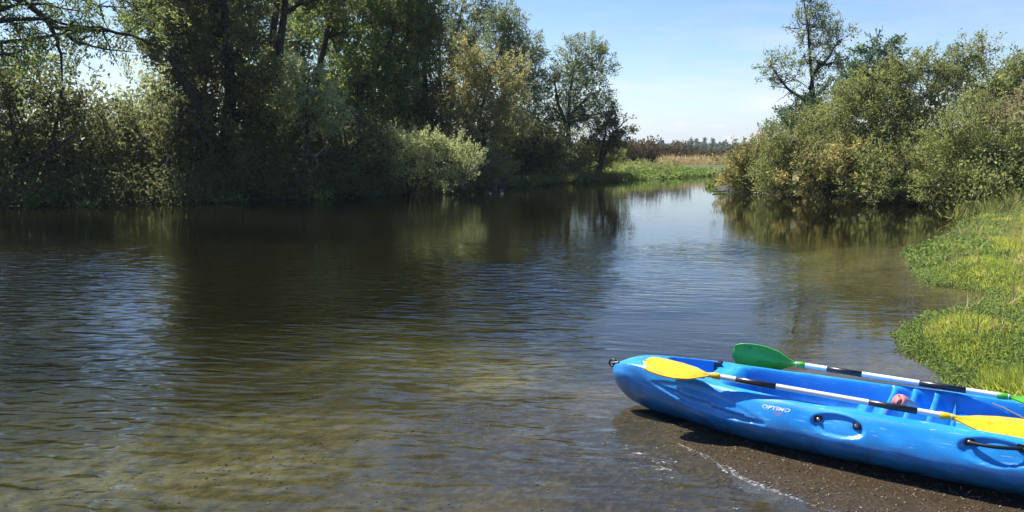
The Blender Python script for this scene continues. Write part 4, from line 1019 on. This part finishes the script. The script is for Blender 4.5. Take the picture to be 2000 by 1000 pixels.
def kayak_plastic():
    m, t, out = newmat('blue_kayak_plastic'); Lk = t.links.new
    tcn = nd(t, 'ShaderNodeTexCoord')
    n1 = nd(t, 'ShaderNodeTexNoise', Scale=5.0, Detail=5.0); Lk(tcn.outputs['Object'], n1.inputs[0])
    base = ramp(t, [(.3, (.008, .215, .62)), (.7, (.020, .300, .78))]); Lk(n1.outputs[0], base.inputs[0])
    # scuffs: thin pale scratches and dull rubbed patches
    def scr(rot, sc, lo, hi):
        mp_ = nd(t, 'ShaderNodeMapping'); mp_.inputs['Rotation'].default_value = rot; mp_.inputs['Scale'].default_value = sc
        q = nd(t, 'ShaderNodeTexNoise', Scale=1.0, Detail=3.0, Roughness=.6); Lk(tcn.outputs['Object'], mp_.inputs[0]); Lk(mp_.outputs[0], q.inputs[0])
        r = ramp(t, [(lo, (0, 0, 0)), (hi, (1, 1, 1))]); Lk(q.outputs[0], r.inputs[0]); return r.outputs[0]
    s1 = scr((0, .3, .1), (6, 60, 160), .655, .70); s2 = scr((0, -.5, .2), (9, 80, 130), .66, .70); s3 = scr((.2, .05, 0), (3, 12, 26), .56, .80)
    mx = nd(t, 'ShaderNodeMath', operation='MAXIMUM'); Lk(s1, mx.inputs[0]); Lk(s2, mx.inputs[1])
    sc_ = nd(t, 'ShaderNodeMath', operation='MULTIPLY'); Lk(mx.outputs[0], sc_.inputs[0]); sc_.inputs[1].default_value = .6
    c1 = nd(t, 'ShaderNodeMixRGB'); c1.inputs[2].default_value = (.40, .62, .88, 1); Lk(sc_.outputs[0], c1.inputs[0]); Lk(base.outputs[0], c1.inputs[1])
    d3 = nd(t, 'ShaderNodeMath', operation='MULTIPLY'); Lk(s3, d3.inputs[0]); d3.inputs[1].default_value = .5
    c2 = nd(t, 'ShaderNodeMixRGB'); c2.inputs[2].default_value = (.12, .38, .72, 1); Lk(d3.outputs[0], c2.inputs[0]); Lk(c1.outputs[0], c2.inputs[1])
    # dirt specks
    vo = nd(t, 'ShaderNodeTexNoise', Scale=70.0, Detail=3.0); Lk(tcn.outputs['Object'], vo.inputs[0])
    sp = ramp(t, [(.70, (0, 0, 0)), (.745, (1, 1, 1))]); Lk(vo.outputs[0], sp.inputs[0])
    dm = nd(t, 'ShaderNodeMath', operation='MULTIPLY'); Lk(sp.outputs[0], dm.inputs[0]); dm.inputs[1].default_value = .6
    c3 = nd(t, 'ShaderNodeMixRGB'); c3.inputs[2].default_value = (.05, .05, .04, 1); Lk(dm.outputs[0], c3.inputs[0]); Lk(c2.outputs[0], c3.inputs[1])
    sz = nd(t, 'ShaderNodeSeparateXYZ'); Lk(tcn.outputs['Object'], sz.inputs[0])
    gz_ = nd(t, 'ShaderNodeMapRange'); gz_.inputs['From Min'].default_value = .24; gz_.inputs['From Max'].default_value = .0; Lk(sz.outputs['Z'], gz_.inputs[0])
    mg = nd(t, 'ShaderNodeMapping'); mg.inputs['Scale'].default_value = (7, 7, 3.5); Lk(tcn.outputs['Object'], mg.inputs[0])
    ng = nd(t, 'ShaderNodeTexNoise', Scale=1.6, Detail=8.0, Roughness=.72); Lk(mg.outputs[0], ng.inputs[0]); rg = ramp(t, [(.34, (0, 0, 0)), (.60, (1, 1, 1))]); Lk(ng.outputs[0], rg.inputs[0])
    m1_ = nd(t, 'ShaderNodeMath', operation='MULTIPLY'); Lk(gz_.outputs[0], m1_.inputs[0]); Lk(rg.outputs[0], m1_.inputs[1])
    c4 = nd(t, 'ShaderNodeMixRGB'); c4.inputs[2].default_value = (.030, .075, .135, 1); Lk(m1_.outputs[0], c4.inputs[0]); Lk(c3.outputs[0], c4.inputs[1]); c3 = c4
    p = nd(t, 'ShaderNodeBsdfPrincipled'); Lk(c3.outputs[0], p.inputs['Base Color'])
    rr = nd(t, 'ShaderNodeMapRange'); rr.inputs['To Min'].default_value = .22; rr.inputs['To Max'].default_value = .42; Lk(n1.outputs[0], rr.inputs[0]); Lk(rr.outputs[0], p.inputs['Roughness'])
    p.inputs['Specular IOR Level'].default_value = .6; p.inputs['Coat Weight'].default_value = .15; p.inputs['Coat Roughness'].default_value = .25
    bn = nd(t, 'ShaderNodeTexNoise', Scale=160.0, Detail=2.0); Lk(tcn.outputs['Object'], bn.inputs[0])
    bp = nd(t, 'ShaderNodeBump', Strength=.25, Distance=.002); Lk(bn.outputs[0], bp.inputs['Height']); Lk(bp.outputs[0], p.inputs['Normal'])
    Lk(p.outputs[0], out.inputs[0])
    return m

REC1 = (1.385, .215); REC2 = (2.045, .230); FL = (.33, 1.04, .215, .150)
kroot, hull, HV, HF, kput = build_kayak()
Mk = Matrix.Translation((KO[0], KO[1], 0)) @ Matrix.Rotation(math.atan2(KA[1], KA[0]), 4, 'Z'); Mki = Mk.inverted()
hbvh = BVHTree.FromPolygons([Vector(v) for v in HV], HF)
def hit(px, py):
    """where the sight line of a measured photo point meets the hull, in kayak coordinates"""
    a = Vector((0, 0, CAM_H)); d = Vector(pos(px, py, 5)) - a
    la = Mki @ a; ld = (Mki.to_3x3() @ d).normalized()
    loc, nrm, i, dist = hbvh.ray_cast(la, ld)
    return loc, nrm
BLACK = plain('black_plastic', (.012, .012, .014), .38, spec=.5)
STEEL = plain('bolt_steel', (.45, .43, .40), .3, metal=1.0)
SHAFTW = plain('white_shaft', (.74, .75, .78), .32, var=.06, scale=9, coat=.3)
SHAFTB = plain('black_shaft_band', (.010, .010, .013), .30, coat=.4)

def bm_mesh(name, fn):
    bm = bmesh.new(); fn(bm); me = bpy.data.meshes.new(name); bm.to_mesh(me); bm.free(); return me

def frame(n, up=Vector((1, 0, 0))):
    z = n.normalized(); x = (up - z * up.dot(z)).normalized(); y = z.cross(x)
    return Matrix((x, y, z)).transposed().to_4x4()

def fitting(px, py):
    loc, n = hit(px, py)
    M = Matrix.Translation(loc) @ frame(n)
    def pl(bm):
        bmesh.ops.create_cube(bm, size=1, matrix=M @ Matrix.Translation((0, 0, .004)) @ Matrix.Diagonal((.040, .036, .010, 1)))
        bmesh.ops.bevel(bm, geom=bm.edges[:], offset=.004, segments=2, affect='EDGES')
    p = kput('mounting_plate', bm_mesh('mounting_plate', pl), BLACK, False)
    def bo(bm):
        bmesh.ops.create_cone(bm, cap_ends=True, segments=14, radius1=.0105, radius2=.0075, depth=.006, matrix=M @ Matrix.Translation((0, 0, .012)))
        bmesh.ops.create_uvsphere(bm, u_segments=10, v_segments=6, radius=.005, matrix=M @ Matrix.Translation((0, 0, .015)))
    b = bpy.data.objects.new('bolt', bm_mesh('bolt', bo)); C.objects.link(b); b.data.materials.append(STEEL); b.parent = p
    return loc, n
for q in ((1598, 818), (1674, 832)): fitting(*q)
l1, n1 = fitting(1893, 863); l2, n2 = fitting(1997, 875)
n_ = 16; u_ = np.linspace(0, 1, n_)
hp = np.array([np.array(l1.lerp(l2, u)) + np.array(((n1 + n2) / 2).normalized()) * (.012 + .022 * math.sin(math.pi * u)) for u in u_])
kput('side_handle', tubes('side_handle', [(hp, np.full(n_, .0085) + .0015 * (np.abs(u_ - .5) > .4))], 10), BLACK)
# bow toggle: black loop with cord
tl = Vector((-.018, .002, .236))
a_ = np.linspace(0, 2 * math.pi, 20)
lp = np.stack([tl.x + .006 - .024 * np.cos(a_), tl.y + 0 * a_ + .008 * np.sin(a_), tl.z + .004 + .019 * np.sin(a_)], 1)
kput('bow_toggle', tubes('bow_toggle', [(lp, np.full(20, .0072)), (np.array([(.03, 0, .245), (.008, 0, .240), (-.012, 0, .236)]), np.array([.011, .012, .010]))], 8), BLACK)
# buckle on the far wall of the bow well
bl, bn_ = Vector((.615, .165, .27)), None
def buckle(bm):
    for (x, y, z, a, b_, c) in ((.612, .185, .293, .026, .05, .012), (.597, .155, .262, .015, .014, .070), (.630, .155, .266, .015, .014, .062), (.613, .155, .287, .046, .020, .026), (.598, .146, .236, .028, .016, .030)):
        r_ = bmesh.ops.create_cube(bm, size=1, matrix=Matrix.Translation((x, y, z)) @ Matrix.Rotation(.15, 4, 'X') @ Matrix.Diagonal((a, b_, c, 1)))
    bmesh.ops.bevel(bm, geom=bm.edges[:], offset=.003, segments=2, affect='EDGES')
kput('strap_buckle', bm_mesh('strap_buckle', buckle), BLACK, False)
# thin cord across the rear of the foot well
cp = np.array([(2.02, .21, .285), (2.07, .16, .285), (2.14, .09, .275), (2.22, .0, .262), (2.3, -.1, .262), (2.36, -.2, .27)])
kput('deck_cord', tubes('deck_cord', [(cp, np.full(6, .0035))], 6), plain('grey_cord', (.16, .12, .10), .8))

# worn lettering on the near side
def lettering():
    fc = bpy.data.curves.new('lettering', 'FONT'); fc.body = 'OPTIMO'; fc.size = .048; fc.shear = .25; fc.space_character = 1.05
    fc.resolution_u = 4; fc.offset = .0018
    tmp = bpy.data.objects.new('tmp_text', fc); C.objects.link(tmp)
    bpy.context.view_layer.update()
    me = bpy.data.meshes.new_from_object(tmp.evaluated_get(bpy.context.evaluated_depsgraph_get()))
    bpy.data.objects.remove(tmp)
    bm = bmesh.new(); bm.from_mesh(me)
    bmesh.ops.triangulate(bm, faces=bm.faces[:]); bmesh.ops.subdivide_edges(bm, edges=[e_ for e_ in bm.edges if e_.calc_length() > .008], cuts=2)
    a, _ = hit(1487, 796); b_, _ = hit(1543, 806)
    w = max(v.co.x for v in bm.verts)
    sc = (b_.x - a.x) / w
    for v in bm.verts:
        sx_, zx = a.x + v.co.x * sc, a.z + (b_.z - a.z) * v.co.x / w + v.co.y * .62 * sc
        loc, n, i, d = hbvh.ray_cast(Vector((sx_, -.8, zx)), Vector((0, 1, 0)))
        if loc: v.co = loc + n * .0012
    bm.to_mesh(me); bm.free()
    m, t, out = newmat('worn_white_print')
    p = nd(t, 'ShaderNodeBsdfPrincipled', Roughness=.5); tp = nd(t, 'ShaderNodeBsdfTransparent'); mx = nd(t, 'ShaderNodeMixShader')
    p.inputs['Base Color'].default_value = (.60, .70, .84, 1)
    tcn = nd(t, 'ShaderNodeTexCoord'); nz_ = nd(t, 'ShaderNodeTexNoise', Scale=60.0, Detail=4.0); r = ramp(t, [(.36, (.25, .25, .25)), (.50, (.9, .9, .9))])
    t.links.new(tcn.outputs['Object'], nz_.inputs[0]); t.links.new(nz_.outputs[0], r.inputs[0]); t.links.new(r.outputs[0], mx.inputs[0])
    t.links.new(tp.outputs[0], mx.inputs[1]); t.links.new(p.outputs[0], mx.inputs[2]); t.links.new(mx.outputs[0], out.inputs[0])
    me.materials.clear()
    kput('lettering', me, m, False)
    # faded reddish triangle under the letters
    c, n = hit(1519, 803)
    vs = []
    for dx, dz in ((-.03, .0), (.035, -.004), (.0, -.026)):
        loc, n2_, i, d = hbvh.ray_cast(Vector((c.x + dx, -.8, c.z + dz)), Vector((0, 1, 0)))
        vs.append(loc + n2_ * .0008)
    e2 = bpy.data.meshes.new('emblem'); e2.from_pydata([tuple(v) for v in vs], [], [(0, 1, 2)])
    kput('emblem', e2, plain('faded_red_print', (.11, .16, .42), .5), False)
lettering()

# ------------------------------------------------------------------ paddles
def blade_mesh(name, L_, Wd, flip, roll, asym=0.0):
    """blade along -x*flip from the neck at the origin; roll about x"""
    nu, nw = 34, 17
    u = np.linspace(0, 1, nu)
    full = np.interp(u, [0, .06, .14, .30, .50, .70, .86, .94, .985, 1], [.10, .13, .28, .72, .97, 1.0, .93, .80, .56, .12])
    up_ = full * (1 + asym * (u > .1) * (u - .4)); dn = full * (1 - asym * (u > .1) * (u - .4))
    w = np.linspace(-1, 1, nw)
    y = np.where(w[None] > 0, w[None] * up_[:, None], w[None] * dn[:, None]) * Wd / 2
    x = np.broadcast_to(u[:, None] * L_, y.shape)
    cup = .022 * (u[:, None] ** 1.5) * (1 - .6 * w[None] ** 2) - .012 * w[None] ** 2 * np.sin(math.pi * u)[:, None]
    ridge = .009 * (1 - u[:, None]) ** 1.2 * np.exp(-(w[None] * full[:, None] / .13) ** 2)
    th = .0035 + 0 * y
    top = np.stack([x, y, cup + th + ridge], -1); bot = np.stack([x, y, cup - th - ridge * 1.2], -1)
    V = np.concatenate([top.reshape(-1, 3), bot.reshape(-1, 3)]); o = nu * nw
    F = []
    for a in range(nu - 1):
        for b_ in range(nw - 1):
            q = a * nw + b_; F.append((q, q + nw, q + nw + 1, q + 1)); F.append((o + q, o + q + 1, o + q + nw + 1, o + q + nw))
    rim = [a * nw for a in range(nu)] + [(nu - 1) * nw + b_ for b_ in range(1, nw)] + [a * nw + nw - 1 for a in range(nu - 2, -1, -1)] + [b_ for b_ in range(nw - 2, 0, -1)]
    for a, b_ in zip(rim, rim[1:] + rim[:1]): F.append((a, b_, o + b_, o + a))
    V[:, 0] *= -flip
    c, s_ = math.cos(roll), math.sin(roll)
    V = np.stack([V[:, 0], V[:, 1] * c - V[:, 2] * s_, V[:, 1] * s_ + V[:, 2] * c], -1)
    me = bpy.data.meshes.new(name); me.from_pydata(V.tolist(), [], F); me.update()
    return me

def paddle(label, p0, p1, bands, mat, rollA, rollB, LB=.405, WB=.178, asym=.1):
    """p0,p1: world ends of the visible shaft (bow end, stern end)"""
    p0, p1 = Vector(p0), Vector(p1); d = p1 - p0; Ln = d.length; x = d.normalized(); y = Vector((0, 0, 1)).cross(x).normalized(); z = x.cross(y)
    M = Matrix((x, y, z)).transposed().to_4x4(); M.translation = p0
    root = empty('paddle', p0); root.matrix_world = M
    tag(root, label, 'paddle', 'paddles lying on the kayak')
    def put(name, me, mt, sm=True):
        o = bpy.data.objects.new(name, me); C.objects.link(o); me.materials.append(mt); o.parent = root
        if sm: me.polygons.foreach_set('use_smooth', np.ones(len(me.polygons), bool))
        return o
    put('shaft', tubes('shaft', [(np.array([(-.02, 0, 0), (Ln / 2, 0, 0), (Ln + .02, 0, 0)]), np.full(3, .0150))], 16), SHAFTW)
    for a, b_ in bands:
        q = np.array([(a, 0, 0), (a + .001, 0, 0), ((a + b_) / 2, 0, 0), (b_ - .001, 0, 0), (b_, 0, 0)])
        put('grip_band', tubes('grip_band', [(q, np.array([.0145, .0165, .0165, .0165, .0145]))], 16), SHAFTB)
    for nm, xo, fl, ro in (('blade', 0, 1, rollA), ('blade', Ln, -1, rollB)):
        me = blade_mesh('blade', LB, WB, fl, ro, asym)
        o = put(nm, me, mat); o.location = (xo, 0, 0)
        sl = tubes('ferrule', [(np.array([(-.05 * fl, 0, 0), (.0, 0, 0), (.030 * fl, 0, 0), (.032 * fl, 0, 0)]), np.array([.010, .0175, .0180, .0150]))], 14)
        f = bpy.data.objects.new('ferrule', sl); C.objects.link(f); sl.materials.append(mat); f.parent = o
        sl.polygons.foreach_set('use_smooth', np.ones(len(sl.polygons), bool))
    return root

def blade_mat(name, col, trans, tcol):
    m, t, out = newmat(name)
    p = nd(t, 'ShaderNodeBsdfPrincipled', Roughness=.34); p.inputs['Base Color'].default_value = (*col, 1); p.inputs['Coat Weight'].default_value = .2
    tr = nd(t, 'ShaderNodeBsdfTranslucent'); tr.inputs[0].default_value = (*tcol, 1); mx = nd(t, 'ShaderNodeMixShader', Fac=trans)
    ns_ = nd(t, 'ShaderNodeTexNoise', Scale=14.0, Detail=8.0, Roughness=.7); tc2 = nd(t, 'ShaderNodeTexCoord')
    rs_ = ramp(t, [(.36, tuple(c * .62 for c in col)), (.46, col), (.62, col), (.74, tuple(min(1, c * 1.1 + .03) for c in col))])
    t.links.new(tc2.outputs['Object'], ns_.inputs[0]); t.links.new(ns_.outputs[0], rs_.inputs[0]); t.links.new(rs_.outputs[0], p.inputs['Base Color'])
    n = nd(t, 'ShaderNodeTexNoise', Scale=30.0, Detail=4.0); tcn = nd(t, 'ShaderNodeTexCoord'); b = nd(t, 'ShaderNodeBump', Strength=.2, Distance=.002)
    t.links.new(tcn.outputs['Object'], n.inputs[0]); t.links.new(n.outputs[0], b.inputs['Height']); t.links.new(b.outputs[0], p.inputs['Normal'])
    t.links.new(p.outputs[0], mx.inputs[1]); t.links.new(tr.outputs[0], mx.inputs[2]); t.links.new(mx.outputs[0], out.inputs[0])
    return m
YEL = blade_mat('yellow_blade', (.86, .50, .010), .10, (.8, .5, .01))
GRN = blade_mat('green_blade', (.07, .36, .030), .02, (.02, .30, .04))
def at(px, py, z):
    p = pos(px, py, 1.0); d = p - np.array((0, 0, CAM_H)); return np.array((0, 0, CAM_H)) + d * ((z - CAM_H) / d[2])
pa, pb = at(1396, 734, .345), at(1850, 813, .314)
paddle('paddle with yellow blades lying along the near edge of the blue kayak', pa, pb, [(.115, .325), (.77, .985)], YEL, R(15), R(15))
pa, pb = at(1562, 712, .312), at(1962, 774, .318)
paddle('paddle with green blades lying along the far edge of the blue kayak', pa, pb, [(.155, .345), (.635, .855)], GRN, R(108), R(6))

# ------------------------------------------------------------------ plastic bottle in the boat
def bottle():
    c = Vector(at(1752, 783, .290)); x = Vector((.88, .15, -.42)).normalized()
    y = Vector((0, 0, 1)).cross(x).normalized(); z = x.cross(y)
    M = Matrix((x, y, z)).transposed().to_4x4(); M.translation = c
    root = empty('bottle', c); root.matrix_world = M
    tag(root, 'clear plastic bottle with a pinkish red bottom lying in the kayak by the foot braces', 'bottle')
    def lathe(name, pr, n=24):
        return tubes(name, [(np.array([(a, 0, 0) for a, _ in pr]), np.array([b_ for _, b_ in pr]))], n)
    m, t, out = newmat('clear_plastic')
    g = nd(t, 'ShaderNodeBsdfGlossy', Roughness=.12); tp = nd(t, 'ShaderNodeBsdfTransparent'); df = nd(t, 'ShaderNodeBsdfDiffuse'); df.inputs[0].default_value = (.8, .82, .86, 1)
    m1 = nd(t, 'ShaderNodeMixShader', Fac=.38); m2 = nd(t, 'ShaderNodeMixShader'); fr = nd(t, 'ShaderNodeFresnel', IOR=1.5)
    t.links.new(tp.outputs[0], m1.inputs[1]); t.links.new(df.outputs[0], m1.inputs[2]); t.links.new(fr.outputs[0], m2.inputs[0]); t.links.new(m1.outputs[0], m2.inputs[1]); t.links.new(g.outputs[0], m2.inputs[2]); t.links.new(m2.outputs[0], out.inputs[0])
    for nm, pr, mt in (('body', [(.012, .040), (.03, .0415), (.05, .040), (.055, .038), (.075, .034), (.10, .027), (.12, .018), (.135, .013), (.15, .013)], m),
                       ('bottle_bottom', [(.006, .001), (.004, .012), (.0, .030), (.003, .038), (.012, .0415), (.022, .042)], plain('pink_red_plastic', (.75, .22, .20), .3))):
        me = lathe(nm, pr); o = bpy.data.objects.new(nm, me); C.objects.link(o); me.materials.append(mt); o.parent = root
        me.polygons.foreach_set('use_smooth', np.ones(len(me.polygons), bool))
bottle()
print('TRIS', sum(len(o.data.loops) - 2 * len(o.data.polygons) for o in SC.objects if o.type == 'MESH'))

# ------------------------------------------------------------------ thin summer haze
def haze():
    bm = bmesh.new(); bmesh.ops.create_cube(bm, size=1, matrix=Matrix.Translation((0, 0, 11)) @ Matrix.Diagonal((5600, 5600, 30, 1)))
    me = bpy.data.meshes.new('haze'); bm.to_mesh(me); bm.free()
    m, t, out = newmat('haze_air')
    v = nd(t, 'ShaderNodeVolumePrincipled'); v.inputs['Color'].default_value = (.80, .88, 1, 1); v.inputs['Density'].default_value = .00028
    t.links.new(v.outputs[0], out.inputs['Volume'])
    tag(link('haze', me, m), 'thin pale haze over the river and fields', kind='stuff')
haze()
